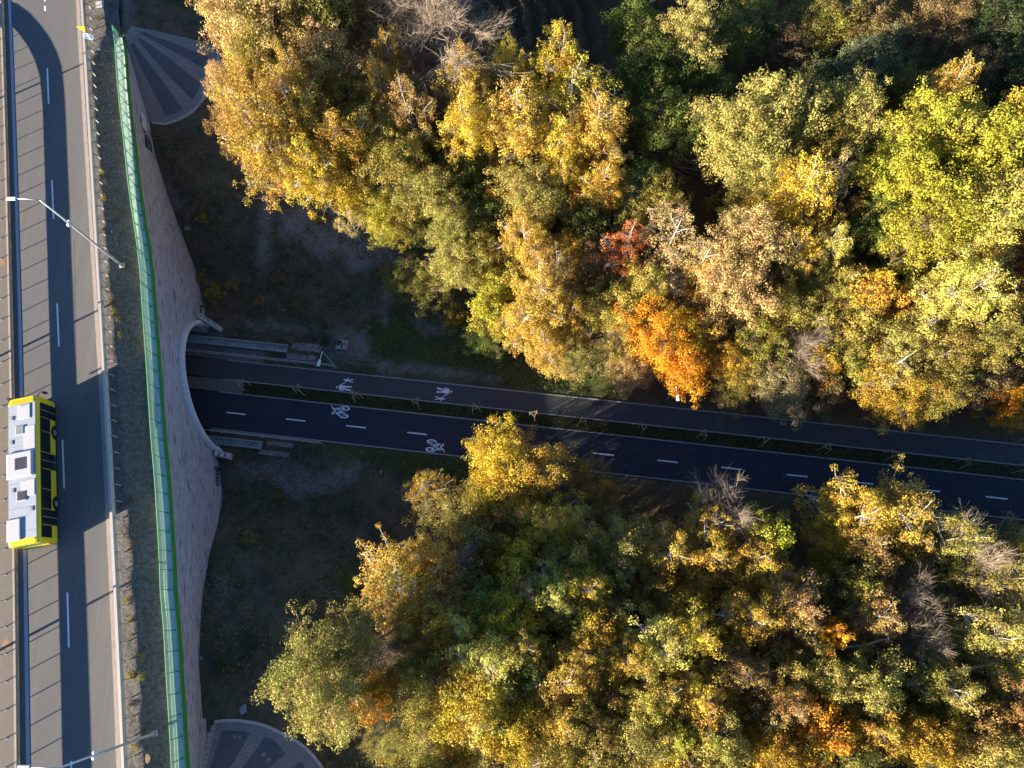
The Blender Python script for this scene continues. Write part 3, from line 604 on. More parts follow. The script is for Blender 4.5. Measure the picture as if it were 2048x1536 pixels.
# arch ring in the wall plane: outer and inner ellipse, proud of the face
def wallpt(v, z, off=0.0):
    y = (v-N[0]*WX(15))/N[1]
    for _ in range(4): y = (v-N[0]*WX(y))/N[1]
    return (WXZ(y, z)+off*.98, y+off*.2, z)
portal = empty('tunnel_portal', wallpt(AV, 0), 'pale concrete arch ring and dark underpass where the path goes under the road', 'tunnel')
mb = MB(); ths = np.linspace(0, pi, 49)
def ringpt(a, hw, hh, off): 
    return wallpt(AV+hw*cos(a), max(-.1, hh*sin(a)), off)
rowsr = [[ringpt(a, AHW+.02, AHH+.02, .0) for a in ths], [ringpt(a, AHW+.02, AHH+.02, .22) for a in ths], [ringpt(a, AHW-.02, AHH-.02, .42) for a in ths], [ringpt(a, AHW-.30, AHH-.30, .45) for a in ths], [ringpt(a, AHW-.42, AHH-.38, .36) for a in ths], [ringpt(a, AHW-.42, AHH-.38, -.3) for a in ths]]
mb.quadgrid(rowsr); mb.build('arch_ring', M['rim'], portal, smooth=False)
# corrugated steel barrel running under the road along the path
mb = MB(); rows = []; du = np.arange(0, 27, .07)
for k, d in enumerate(du):
    c = .05*math.sin(k*1.26); row = []
    for a in np.linspace(0, pi, 41):
        p = wallpt(AV+(AHW-.38)*cos(a), 0, -.1); v = AV+(AHW-.33+c)*cos(a); u = toUV(p[0], p[1])[0]-d
        q = UV(u, v); row.append((q[0], q[1], max(-.1, (AHH-.30+c)*sin(a))))
    rows.append(row)
mb.quadgrid(rows); mb.build('corrugated_lining', M['steelsheet'], portal, smooth=True)
# footing beams inside and splayed wings
for s, (va, vb) in ((1, (21.35, 22.5)), (-1, (9.0, 10.1))):
    a0 = wallpt(AV+s*(AHW-.5), 0)
    uu = toUV(a0[0], a0[1])[0]
    mb = MB(); mb.prism([UV(uu-24, va), UV(uu+.2, va), UV(uu+.2, vb), UV(uu-24, vb)], -.1, .75); mb.build('footing', M['conc'], portal)
def wing(pts_out, label, nm='wing_wall'):
    mb = MB(); mb.prism([p[:2] for p in pts_out], lambda x, y: -.5, lambda x, y: 0)
    return mb
pA = wallpt(AV+AHW-.15, 0); pB = G(429, 671, 0.2)
def wing_wall(p0, p1, h0, h1, th, side):
    d = Vector((p1[0]-p0[0], p1[1]-p0[1], 0)); n_ = Vector((-d.y, d.x, 0)).normalized()*th*side; mb = MB()
    q = [Vector((p0[0], p0[1], 0)), Vector((p1[0], p1[1], 0)), Vector((p1[0], p1[1], 0))+n_, Vector((p0[0], p0[1], 0))+n_]; hs = [h0, h1, h1, h0]; b = 0
    for i, c in enumerate(q): mb.v.append((c.x, c.y, -.3))
    for i, c in enumerate(q): mb.v.append((c.x, c.y, hs[i]))
    mb.f += [(3, 2, 1, 0), (4, 5, 6, 7), (0, 1, 5, 4), (1, 2, 6, 5), (2, 3, 7, 6), (3, 0, 4, 7)]; mb.m += [0]*6
    mb.build('wing_wall', M['concl'], portal)
w0 = wallpt(AV+AHW-.1, 0, .20); w1 = G(428, 671, .3); wing_wall(w0, (w0[0]+1.55, w0[1]-.85), 2.3, .5, .45, 1)
w2 = wallpt(AV-AHW+.1, 0, .30); wing_wall(w2, (w2[0]+1.25, w2[1]-.25), 1.3, .7, .55, -1)

# graffiti: paint skins 1 cm proud of the blocks, children of the wall
def graff(name, outlines, m, off, label=None, parent=wall):
    mb = MB()
    for pts in outlines:
        P = [onwall(px, py, off+.03) for px, py in pts]; cc = onwall(sum(p[0] for p in pts)/len(pts), sum(p[1] for p in pts)/len(pts), off+.03)
        for q0, q1 in zip(P, P[1:]+P[:1]): mb.face([cc, q0, q1])
    o = mb.build(name, m, parent); 
    if label: o['label'] = label
    return o
def blob(cx, cy, rx, ry, n=12, wob=.0, ph=0): return [(cx+rx*(1+wob*sin(3*2*pi*k/n+ph))*cos(2*pi*k/n), cy+ry*(1+wob*sin(5*2*pi*k/n+ph))*sin(2*pi*k/n)) for k in range(n)]
graff('graffiti', [[(279, 223), (285, 227), (290, 236), (292, 246), (292.5, 264), (288, 260), (284, 254), (282.5, 246), (281.5, 238), (280, 230)]], M['gr_white'], .026, 'faded white spray painted shape low on the wall')
graff('graffiti_edge', [[(284, 256), (288, 262), (292.5, 266), (292.5, 264), (288, 260), (284, 254)], [(280, 230), (281, 230), (282.5, 240), (282, 246), (281, 240)]], M['gr_dark'], .034)  # dark sprayed slivers along the edges of the white shape
graff('graffiti', [[(289, 270), (292.5, 269), (297, 276), (300.5, 284), (302.5, 294), (304, 305), (300, 301), (296, 297), (291, 293), (289.5, 284)]], M['gr_dark'], .030, 'dark blue lettering block low on the wall')
for k in range(7):
    y0 = 273+k*3.6; graff('graffiti_stroke', [[(291.0+k*.6, y0), (295.5+k*.9, y0+5), (295.7+k*.9, y0+4.7), (291.2+k*.6, y0-.3)]], M['gr_white'], .045)
graff('graffiti', [[(399.5, 610), (403, 610), (408.5, 618), (412, 626), (413.5, 640), (407, 640), (401, 636), (400, 622)]], M['gr_dark'], .030, 'dark scrawled lettering beside the arch')
for k in range(5):
    graff('graffiti_stroke', [[(401, 615+k*4.2), (407, 620+k*4.2), (409, 619+k*4.2), (403, 614+k*4.2)]], M['gr_white'], .045)
bub = [(431.8, 935, 4.6, 4.4), (436.5, 939.5, 3.4, 5.4), (431.3, 942, 2.4, 2.7), (433.3, 948.4, 5.4, 3.7), (434.2, 955.7, 5.2, 2.9), (433.4, 961.8, 4.4, 3.0), (433.8, 968.5, 3.9, 3.5)]
graff('graffiti_outline', [blob(a, b, rx+1.15, ry+1.15) for a, b, rx, ry in bub], M['gr_white'], .026, 'white outline of the bubble letters')
graff('graffiti', [blob(a, b, rx, ry) for a, b, rx, ry in bub], M['gr_dark'], .042, 'dark blue bubble letters stacked down the wall below the arch')
graff('graffiti_stroke', [blob(a, b, rx*.24, ry*.22) for a, b, rx, ry in (bub[0], bub[3], bub[4], bub[5], bub[6])], M['gr_white'], .05)
# tags on the wings
mb = MB()
for k in range(9):
    a = random.random(); x = w0[0]+1.55*a*.95+.1; y = w0[1]-.85*a*.95; zt = 2.3-1.8*a
    mb.box((x+.12, y+.22, zt+.012), (.16, .14, .012), random.random()*3)
mb.build('graffiti', M['gr_teal'], portal)
mb = MB()
for k in range(2):
    for j in range(4): mb.box((w2[0]+.35+k*.45+random.uniform(-.06, .06), w2[1]-.30-j*.09, 1.15-k*.22), (.22, .05, .02), random.uniform(-.8, .8))
mb.build('graffiti', M['gr_dark'], portal)

# green railing on the cap
rail = empty('green_railing', (WX(18)-.45, 18, ZR-.45), 'green steel railing with translucent green infill along the top of the stone wall', 'railing')
RX = lambda y: WX(y)-float(np.interp(y, [-36, 12, 30, 45, 53.6], [.42, .40, .33, .26, .22]))
ry = list(np.arange(-35.6, 53.6, 1.5)); ry[-1] = 53.3
HR = 1.12
mb = MB(); mb.tube([(RX(y), y, ZR+HR) for y in ry], .040, 6); mb.build('top_rail', M['greenr'], rail)
mb = MB(); mb.tube([(RX(y)+.03, y, ZR+.12) for y in ry], .022, 5); mb.build('bottom_rail', M['greenr'], rail)
mb = MB(); mb.quadgrid([[(RX(y), y, ZR-.38) for y in ry], [(RX(y), y, ZR+HR-.05) for y in ry]]); mb.build('mesh_infill', M['panel'], rail, fix=False)
pm = MB(); pm.box((0, 0, HR/2+.20), (.05, .05, HR+.42)); pm.tube([(.02, 0, .30), (.22, 0, .03)], .022, 5); pm.box((.02, 0, 0), (.16, .12, .03)); gpm = pm.mesh('post', M['greend'])
for y in ry:
    o = bpy.data.objects.new('post', gpm); C.objects.link(o); o.parent = rail; o.location = (RX(y)+.04-rail.location.x, y-rail.location.y, 0)

# ------------------------------------------------------------------ paved cones at both wall ends
def fanz(dz): return lambda x, y: T(x, y)+dz
fan = empty('paved_cone', (AN[0], AN[1], 9.6), 'paved cone at the top end of the wall, grey setts with three dark rays', 'paving')
def P2(pts): return [hit(a, b)[:2] for a, b in pts]
fo = P2([(262, 53), (300, 60), (345, 70), (395, 82), (425, 93), (437, 110), (440, 130), (430, 160), (412, 195), (388, 223), (360, 240), (330, 249)])
fo += [(WX(y)+.08, y) for y in (45.9, 47, 48.5, 50, 51.5, 52.8)]+[(-40.3, 53.9)]
patch('sett_paving', fo, M['fans'], .05, parent=fan)
for w in ([(285, 64), (350, 88), (417, 115), (420, 130), (422, 145), (350, 105), (281, 69)], [(281, 76), (340, 118), (402, 168), (395, 185), (386, 200), (330, 145), (275, 80)], [(268, 87), (320, 155), (367, 221), (350, 228), (332, 233), (300, 170), (261, 91)]):
    patch('dark_ray', P2(w), M['fand'], .062, parent=fan)
kl = P2([(437, 110), (440, 130), (430, 160), (412, 195), (388, 223), (360, 240), (330, 249), (305, 246)])
for a, b in zip(kl[:-1], kl[1:]):
    L = hypot(b[0]-a[0], b[1]-a[1]); an = atan2(b[1]-a[1], b[0]-a[0]); nn_ = max(1, int(L/.95))
    for k in range(nn_):
        t = (k+.5)/nn_; x = a[0]+(b[0]-a[0])*t; y = a[1]+(b[1]-a[1])*t
        mb = MB(); mb.box((x, y, T(x, y)+.03), (L/nn_-.02, .16, .20), an); mb.build('kerb_stone', M['concl'], fan)
fs = empty('paved_cone', (AS[0], AS[1], 9.6), 'paved cone at the bottom end of the wall, pale setts with wide dark rays', 'paving')
def PS(r, a): a = radians(a); return (AS[0]+r*cos(a), AS[1]+r*sin(a))
rout = lambda a: float(np.interp(a, [-40, 23, 34, 52, 72, 90, 95], [9.6, 9.15, 8.7, 7.85, 7.25, 6.9, 6.85]))
AA = list(np.arange(93, -41, -3.0))
patch('sett_paving', [PS(rout(a), a) for a in AA]+[PS(.3, a) for a in (-40, 20, 90)], M['fans'], .05, parent=fs)
for a0, a1, r0, r1 in ((87, 67, 2.6, 6.4), (57, 40.5, 2.6, 7.0), (31.5, 15, 2.6, 7.7), (5, -12, 2.6, 8)):
    aa = np.linspace(a0, a1, 7)
    patch('dark_ray', [PS(r0, a) for a in aa]+[PS(min(rout(a)-.62, r1+.3), a) for a in aa[::-1]], M['fand'], .062, parent=fs)
for k in range(33):
    a0, a1 = 92-4*k, 92-4*k-3.8; q = [PS(rout(a0), a0), PS(rout(a1), a1), PS(rout(a1)+.2, a1), PS(rout(a0)+.2, a0)]; mb = MB(); mb.prism(q, lambda x, y: T(x, y)-.1, lambda x, y: T(x, y)+.13); mb.build('kerb_stone', M['concl'], fs)
# stairs between the wall and the lower cone
st = empty('stairs', (-25.6, -12, 7), 'narrow concrete steps squeezed between the wall foot and the lower paved cone', 'stairs')
nst = 22
for k in range(nst):
    y = -9.6-k*.36; x0 = WX(y)+.35; x1 = AS[0]-.15 if k > 0 else AS[0]-.15; z = 6.55+k*.16
    mb = MB(); mb.box(((x0+x1)/2, y-.17, z-.12), (x1-x0, .34, .26)); mb.build('step', M['conc'], st)
mb = MB(); mb.prism([(WX(-9.4)+.08, -9.3), (WX(-9.4)+.33, -9.3), (WX(-17.5)+.33, -17.5), (WX(-17.5)+.08, -17.5)], 5.5, lambda x, y: 6.75+max(0, (-9.6-y))*.444); mb.build('stringer', M['concl'], st)
hr = empty('stair_railing', (-25.0, -10, 6.6), 'galvanised three bar handrail beside the narrow steps', 'railing')
ra = (-25.02, -9.75, 6.6); rb = (-24.75, -17.5, 10.0)
def lerp3(t, dz): return (ra[0]+(rb[0]-ra[0])*t, ra[1]+(rb[1]-ra[1])*t, ra[2]+(rb[2]-ra[2])*t+dz)
for dz in (1.05, .72, .40):
    mb = MB(); mb.tube([lerp3(0, dz), lerp3(1, dz)], .026, 6); mb.build('rail_bar', M['steel'], hr)
for t in (0, .25, .5, .75, 1):
    mb = MB(); mb.tube([lerp3(t, -.1), lerp3(t, 1.05)], .026, 6); mb.build('post', M['steel'], hr)

# ------------------------------------------------------------------ drains, gratings and railings by the tunnel mouth
def channel(v0, v1, u0, u1, label):
    c = empty('drain_channel', (*UV(u1, (v0+v1)/2), 0), label, 'drain channel')
    for a, b in ((v0, v0+.13), (v1-.13, v1)):
        mb = MB(); mb.prism([UV(u0, a), UV(u1, a), UV(u1, b), UV(u0, b)], -.1, .30); mb.build('side_wall', M['conc'], c)
    mb = MB(); mb.prism([UV(u0, v0+.131), UV(u1, v0+.131), UV(u1, v1-.131), UV(u0, v1-.131)], -.1, .10); mb.build('channel_bed', M['conc'], c)
    return c
channel(20.15, 20.95, -58, -27.15, 'long pale concrete drain channel above the footway, leading out of the tunnel')
channel(10.25, 11.0, -58, -27.6, 'dirty concrete drain channel below the cycle path, leading out of the tunnel')
def honeycomb(u0, u1, v0, v1, rot, z0, slope, label):
    c = empty('block_paving', (*UV(u0, v0), 0), label, 'paving')
    mb = MB(); n1 = int((u1-u0)/.17); n2 = int((v1-v0)/.22)
    sm = MB(); sm.prism([UV(u0, v0), UV(u1, v0), UV(u1, v1), UV(u0, v1)], -.1, z0+.01); sm.build('soil', M['litter'], c)
    for i in range(n1+1):
        uu = u0+i*(u1-u0)/n1
        mb.prism([UV(uu, v0), UV(uu+.06, v0), UV(uu+.06+rot, v1), UV(uu+rot, v1)], z0-.02, z0+.05)
        mb.prism([UV(uu+rot, v0), UV(uu+.06+rot, v0), UV(uu+.06, v1), UV(uu, v1)], z0-.02, z0+.054)
    o = mb.build('grid_blocks', M['conc'], c); return c
honeycomb(-27.0, -24.1, 20.55, 21.35, .5, .05, 0, 'open grid paving slab at the end of the upper drain channel')
honeycomb(-27.2, -24.4, 19.55, 20.15, .4, .05, 0, 'open grid paving slab between the upper drain and the handrail')
honeycomb(-27.3, -24.9, 10.75, 11.15, .3, .05, 0, 'open grid paving strip beside the lower handrail')
honeycomb(-27.9, -25.2, 9.75, 10.25, .4, .05, 0, 'open grid paving strip below the end of the lower drain channel')
strip('drain_floor', -27.3, -24.2, 20.15, 20.55, .06, M['worn'])
strip('drain_floor', -27.4, -25.0, 10.25, 10.75, .06, M['worn'])
def path_rail(v, u0, u1, label):
    c = empty('handrail', (*UV(u1, v), 0), label, 'railing'); us = np.arange(u1, u0, -2.0)
    for z in (1.1, .62):
        mb = MB(); mb.tube([(*UV(u0, v), z), (*UV(u1, v), z)], .03, 6); mb.build('rail_bar', M['pole'], c)
    for u_ in us:
        mb = MB(); mb.tube([(*UV(u_, v), -.1), (*UV(u_, v), 1.12)], .034, 6); mb.build('post', M['pole'], c)
path_rail(19.15, -58, toUV(*G(664, 733, 1.1))[0], 'two bar steel handrail between footway and upper drain at the tunnel mouth')
path_rail(11.42, -58, toUV(*G(640, 886, 1.1))[0], 'two bar steel handrail below the cycle path at the tunnel mouth')

# ------------------------------------------------------------------ lamps and sign
def street_lamp(x, y, z0, h, label, arm=1.75, head=True, mid=True):
    c = empty('street_lamp', (x, y, z0), label, 'street lamp')
    mb = MB(); mb.box((x, y, z0+.05), (.42, .42, .12), .2); mb.build('base', M['concl'], c)
    mb = MB(); mb.tube([(x, y, z0), (x, y, z0+h*.5), (x, y, z0+h)], [.11, .085, .055], 10); mb.build('pole', M['pole'], c, smooth=True)
    if mid:
        zm = z0+7.6
        for s in (-1, 1):
            mb = MB(); mb.tube([(x+.05, y, zm), (x+.02, y+s*.12, zm)], .03, 5); mb.tube([(x, y+s*.12, zm-.16), (x, y+s*.14, zm+.05), (x, y+s*.16, zm+.18)], [.10, .15, .12], 10); mb.build('floodlight', M['lumi'], c, smooth=True)
    mb = MB(); mb.tube([(x, y, z0+h), (x-arm*.5, y+.02, z0+h+.10), (x-arm, y+.03, z0+h+.16)], .040, 8); mb.build('arm', M['pole'], c, smooth=True)
    mb = MB(); mb.box((x-arm-.32, y+.03, z0+h+.18), (.72, .28, .11), 0, bev=.03); hd = mb.build('luminaire', M['lumi'], c)
    mb = MB(); mb.box((x-arm-.36, y+.03, z0+h+.118), (.44, .20, .012)); mb.build('lens', M['lens'], hd)
    return c
x, y = G(243, 530, ZR); street_lamp(x, y, ZR-.1, 11.2, 'tall pale street lamp with long arm crossing the upper road, twin floodlights on its pole')
x, y = G(308, 1467, ZR); street_lamp(x, y, ZR-.1, 11.2, 'street lamp rising from a pale square base on the verge at the bottom left')
for (a, b) in ((-46, 738), (-38, 1322), (-110, 250)):
    x, y = G(a, b, ZR); c = street_lamp(x, y, ZR, 11.0, 'pale street lamp standing left of the block sidewalk '+('beside the bus' if b == 738 else ('far up the road' if b == 250 else 'below the bus')), mid=False); c['group'] = 'lamps left of the sidewalk'
def path_lamp(px, py, label, ang, al=1.0):
    x, y = G(px, py, 0); h = 5.5; c = empty('path_lamp', (x, y, 0), label, 'street lamp'); dx, dy = cos(ang)*al, sin(ang)*al
    mb = MB(); mb.tube([(x, y, 0), (x, y, 1.3), (x, y, 1.32), (x, y, h)], [.085, .085, .06, .045], 8); mb.build('pole', M['poled'], c, smooth=True)
    mb = MB(); mb.tube([(x, y, h), (x+dx*.6, y+dy*.6, h+.10)], .035, 6); mb.build('arm', M['lumi'], c)
    mb = MB(); mb.box((x+dx*.85, y+dy*.85, h+.12), (.62, .26, .09), ang, bev=.025); hd = mb.build('luminaire', M['lumi'], c)
    mb = MB(); mb.box((x+dx*.88, y+dy*.88, h+.068), (.36, .18, .01), ang); mb.build('lens', M['lens'], hd)
path_lamp(676, 739, 'slim path lamp with a white head by the end of the upper handrail', radians(-100), 1.35)
path_lamp(1331, 804, 'slim path lamp poking out under the orange maple', radians(-88), 1.25)
path_lamp(2024, 885, 'path lamp at the right edge of the photo beside the footway', radians(20), 1.2)

x, y = G(198.5, 99, ZR); sg = empty('road_sign', (x, y, ZR), 'yellow triangular give way sign above a round blue arrow sign on one post', 'road sign')
mb = MB(); mb.tube([(x, y, ZR-.15), (x, y, ZR+3.15)], .032, 8); mb.build('post', M['pole'], sg)
def vdisc(cx, cy, cz, r, yo, m, nm, n=26):
    mb = MB(); b = 0
    for yy_ in (yo, yo+.006):
        for k in range(n): mb.v.append((cx+r*cos(2*pi*k/n), cy+yy_, cz+r*sin(2*pi*k/n)))
    mb.f.append(tuple(range(n))); mb.f.append(tuple(range(n, 2*n))[::-1]); mb.m += [0, 0]
    for k in range(n): mb.f.append((k, (k+1) % n, n+(k+1) % n, n+k)); mb.m.append(0)
    return mb.build(nm, m, sg)
def vpoly(pts, yo, m, nm, par=None):
    mb = MB(); n = len(pts)
    for yy_ in (yo, yo+.006):
        for (a, c_) in pts: mb.v.append((x+a, y+yy_, ZR+c_))
    mb.f.append(tuple(range(n))); mb.f.append(tuple(range(n, 2*n))[::-1]); mb.m += [0, 0]
    for k in range(n): mb.f.append((k, (k+1) % n, n+(k+1) % n, n+k)); mb.m.append(0)
    return mb.build(nm, m, sg)
vdisc(x, y, ZR+1.78, .40, -.05, M['signw'], 'sign_border'); vdisc(x, y, ZR+1.78, .36, -.058, M['blue'], 'blue_disc')
vpoly([(-.07, 1.46), (.07, 1.46), (.07, 1.84), (.19, 1.84), (0, 2.08), (-.19, 1.84), (-.07, 1.84)], -.066, M['signw'], 'white_arrow')
vpoly([(-.45, 3.08), (.45, 3.08), (0, 2.26)], -.05, M['signo'], 'sign_border'); vpoly([(-.36, 3.03), (.36, 3.03), (0, 2.37)], -.058, M['signy'], 'yellow_triangle')

# ------------------------------------------------------------------ the bus
def build_bus():
    L = 11.9; Wd = 2.52; Hh = 3.0
    ym = 9.75; ang = atan2(-(e_dash(ym+3)-e_dash(ym-3)), 6.0)          # tilt of the lane
    br, tr = (-38.05, 4.1), (-40.2, 14.9); fx = lambda yv: br[0]+(tr[0]-br[0])*(yv-br[1])/(tr[1]-br[1])
    th = atan2(tr[0]-br[0], tr[1]-br[1]); side = Vector((cos(-th), sin(-th), 0)); fw = Vector((sin(th), cos(th), 0)); side = Vector((cos(th), -sin(th), 0))
    cpos = Vector((fx(ym)+.2, ym, ZR))-side*Wd/2
    bus = empty('city_bus', cpos, 'yellow and white city bus driving up the left lane of the upper road', 'bus')
    bus.rotation_euler = (0, 0, -th); bus.scale = (1, 1, .88)
    bpy.context.view_layer.update()
    def B(nm, mb, m, par=None, smooth=False):
        me = mb.mesh(nm, m, smooth); bm = bmesh.new(); bm.from_mesh(me); bmesh.ops.recalc_face_normals(bm, faces=bm.faces); bm.to_mesh(me); bm.free()
        o = bpy.data.objects.new(nm, me); C.objects.link(o); o.parent = par or bus; return o
    h = Wd/2; y0, y1 = -L/2, L/2
    # body: cross-section loft with a rounded roof shoulder, narrower glasshouse at nose and tail
    sec = [(-h+.04, .32), (-h, .45), (-h, 2.55), (-h+.05, 2.78), (-h+.20, 2.93), (-h+.34, 2.97), (h-.34, 2.97), (h-.20, 2.93), (h-.05, 2.78), (h, 2.55), (h, .45), (h-.04, .32)]
    mb = MB(); rows = []
    for yv, k, zs in ((y0, .93, .0), (y0+.06, .97, .0), (y0+.28, 1, 0), (y1-.45, 1, 0), (y1-.15, .965, 0), (y1-.02, .90, 0), (y1, .88, 0)):
        rows.append([(a*k, yv, b if b < 2.4 else 2.4+(b-2.4)*(1 if y0+.2 < yv < y1-.4 else .86)) for a, b in sec])
    mb.quadgrid(rows); mb.f.append(tuple(range(len(sec)))); mb.m.append(0); e = len(sec)*(len(rows)-1); mb.f.append(tuple(e+i for i in range(len(sec)))[::-1]); mb.m.append(0)
    body = B('body', mb, M['yel'])
    # white roof panel inset between the yellow edges
    mb = MB(); mb.prism([(-h+.20, y0+.45), (h-.16, y0+.45), (h-.16, y1-.55), (-h+.20, y1-.55)], 2.965, 3.0); B('roof', mb, M['buswhite'])
    def rbox(nm, cx_, cy_, w_, l_, z0, z1, m, par=None, bev=.04):
        mb = MB(); mb.box((cx_, cy_, (z0+z1)/2), (w_, l_, z1-z0), 0, bev=bev); return B(nm, mb, m, par)
    rbox('roof_hatch', .22, y1-1.25, 1.0, 1.25, 3.0, 3.07, M['unit'])
    h1 = rbox('roof_hatch', -.12, y1-2.75, .72, .78, 3.0, 3.08, M['buswhite']); rbox('hatch_pane', -.12, y1-2.75, .60, .64, 3.08, 3.10, M['busgrey'], h1, bev=.005)
    rbox('roof_duct', .62, y1-3.6, .95, 2.2, 3.0, 3.06, M['unit'])
    ac = rbox('air_conditioner', -.08, .35, 2.05, 2.1, 3.0, 3.28, M['unit'], bev=.10)
    for k in range(5):
        mb = MB(); mb.box((-.32+k*.19, .4, 3.29), (.14, .95, .02)); B('fan_slot', mb, M['grille'], ac)
    rbox('roof_duct', .45, -1.6, 1.15, 1.3, 3.0, 3.05, M['unit'])
    h2 = rbox('roof_hatch', -.02, -2.15, .74, .80, 3.0, 3.08, M['buswhite']); rbox('hatch_pane', -.02, -2.15, .62, .66, 3.08, 3.10, M['grille'], h2, bev=.005)
    rbox('engine_cover', -.62, y0+1.25, 1.05, 1.7, 3.0, 3.14, M['unit'], bev=.05)
    for yv in (-4.9, -3.1, -1.1, 1.9, 2.6, 4.4):
        mb = MB(); mb.box((.02, yv, 3.002), (2.1, .03, .012)); B('roof_seam', mb, M['busgrey'])
    for xx, yv in ((-.75, 4.3), (-.8, 2.3), (.75, -3.3), (-.7, -1.6)):
        mb = MB(); mb.box((xx, yv, 3.03), (.24, .34, .06), 0, bev=.02); B('roof_vent', mb, M['busgrey'])
    mb = MB(); mb.tube([(.1, y1-.8, 3.0), (.1, y1-.8, 3.22)], .02, 6); mb.disc((.1, y1-.8, 3.0), .09, .04, 12); B('aerial', mb, M['black'])
    for s in (-1, 1):
        mb = MB(); mb.tube([(s*(h-.19), y0+.5, 2.985), (s*(h-.19), y1-.6, 2.985)], .022, 5); B('rain_gutter', mb, M['busgrey'])
        mb = MB(); mb.box((s*(h+.004), 0, .37), (.014, L-1.0, .10)); B('skirt_strip', mb, M['black'])
    # glazing: band of separate side windows, doors full height on the right
    doors = [(y1-.55, y1-1.75), (1.25, -.05), (-3.35, -4.55)]
    zb, zt = 1.22, 2.52
    def pane(x_, ya, yb, za, zb_, nm, m, par=None):
        s = 1 if x_ > 0 else -1; mb = MB(); mb.box((x_+s*.010, (ya+yb)/2, (za+zb_)/2), (.022, abs(yb-ya), zb_-za)); return B(nm, mb, m, par)
    edges = [y1-.62]
    segs = [(y1-1.80, 3.05), (3.0, 1.30), (-.10, -1.70), (-1.75, -3.30), (-4.60, -5.55)]
    for a, b in segs: pane(h, a, b, zb, zt, 'window', M['glass'])
    for a, b in doors:
        d = pane(h, a, b, .40, zt, 'door', M['glass'])
        mb = MB(); mb.box((h+.026, (a+b)/2, 1.45), (.012, .05, 2.1)); B('door_seam', mb, M['busgrey'], d)
    for a, b in ((y1-.6, y1-2.0), (y1-2.05, 1.7), (1.65, -.6), (-.65, -2.9), (-2.95, -5.5)): pane(-h, a, b, zb, zt, 'window', M['glass'])
    pane(h, y1-.6, -5.6, 2.525, 2.62, 'window_band', M['black']); 
    mb = MB(); mb.prism([(-1.02, y1-.045), (1.02, y1-.045), (1.05, y1+.012), (-1.05, y1+.012)], 1.0, 2.55); B('windscreen', mb, M['glass'])
    mb = MB(); mb.prism([(-1.10, y0-.012), (1.10, y0-.012), (1.10, y0+.05), (-1.10, y0+.05)], 1.5, 2.55); B('rear_window', mb, M['glassg'])
    mb = MB(); mb.prism([(-1.16, y0-.05), (1.16, y0-.05), (1.18, y0+.04), (-1.18, y0+.04)], .35, .95); B('bumper', mb, M['glassg'])
    for s in (-1, 1):
        mb = MB(); mb.box((s*1.02, y0-.03, 1.15), (.14, .05, .34)); B('tail_light', mb, M['signo'])
        mb = MB(); mb.box((s*.86, y1+.015, .70), (.34, .04, .16)); B('headlight', mb, M['unit'])
    for yw_ in (y1-2.75, -2.75):
        for s in (-1, 1):
            mb = MB(); pts = [(yw_+.60*cos(a), .48+.60*sin(a)) for a in np.linspace(0, pi, 14)]+[(yw_-.6, .33), (yw_+.6, .33)]
            n = len(pts)
            for xx in (s*(h-.02), s*(h+.012)):
                for (a, b) in pts: mb.v.append((xx, a, b))
            mb.f.append(tuple(range(n))); mb.f.append(tuple(range(n, 2*n))[::-1]); mb.m += [0, 0]
            for k in range(n): mb.f.append((k, (k+1) % n, n+(k+1) % n, n+k)); mb.m.append(0)
            B('wheel_arch', mb, M['black'])
            mb = MB(); mb.tube([(s*(h-.28), yw_, .48), (s*(h-.25), yw_, .48), (s*(h-.01), yw_, .48), (s*(h+.02), yw_, .48)], [.44, .48, .48, .44], 20); wh = B('wheel', mb, M['black'], smooth=False)
            mb = MB(); mb.tube([(s*(h-.0), yw_, .48), (s*(h+.035), yw_, .48)], [.27, .22], 14); B('rim', mb, M['hub'], wh)
    for s in (-1, 1):
        mb = MB(); mb.tube([(s*(h-.15), y1-.1, 2.75), (s*(h+.12), y1+.28, 2.70), (s*(h+.16), y1+.32, 2.45)], .03, 6); mb.box((s*(h+.16), y1+.32, 2.15), (.22, .12, .55), 0, bev=.03); B('mirror', mb, M['black'])
    mb = MB(); mb.box((0, y1+.01, 2.70), (1.7, .05, .22)); B('destination_display', mb, M['black'])
build_bus()
#TREES
# ------------------------------------------------------------------ trees
def leaf_mesh(name, cen, out, size, m, clump_id, aspect=.75, up=.5):
    n = len(cen); r = RNG
    nr = r.normal(size=(n, 3))*.50+out*.75+np.array([0, 0, up*.8]); nr /= np.linalg.norm(nr, axis=1, keepdims=True)
    t = np.cross(nr, r.normal(size=(n, 3))); t /= np.linalg.norm(t, axis=1, keepdims=True)+1e-9; b = np.cross(nr, t)
    L = (size*r.uniform(.65, 1.3, n))[:, None]; Wd = L*aspect
    v = np.stack([cen-t*L*.5, cen+b*Wd*.5+nr*L*.08, cen+t*L*.5, cen-b*Wd*.5+nr*L*.08], 1).reshape(-1, 3)
    me = bpy.data.meshes.new(name); me.vertices.add(4*n); me.vertices.foreach_set('co', v.ravel().astype(np.float32)); me.loops.add(4*n)
    me.loops.foreach_set('vertex_index', np.arange(4*n, dtype=np.int32)); me.polygons.add(n); me.polygons.foreach_set('loop_start', np.arange(n, dtype=np.int32)*4)
    me.materials.append(m); me.update()
    nc = clump_id.max()+1; cr = r.random(nc); cv = r.random(nc); a = np.ones((n, 4), np.float32)
    a[:, 0] = cr[clump_id]*.7+r.random(n)*.3; a[:, 1] = cv[clump_id]*.66+r.random(n)*.30+.04; a[:, 2] = r.random(n)*.75+cr[clump_id]*.25
    ca_ = me.color_attributes.new('lv', 'FLOAT_COLOR', 'POINT'); ca_.data.foreach_set('color', np.repeat(a, 4, 0).ravel()); return me
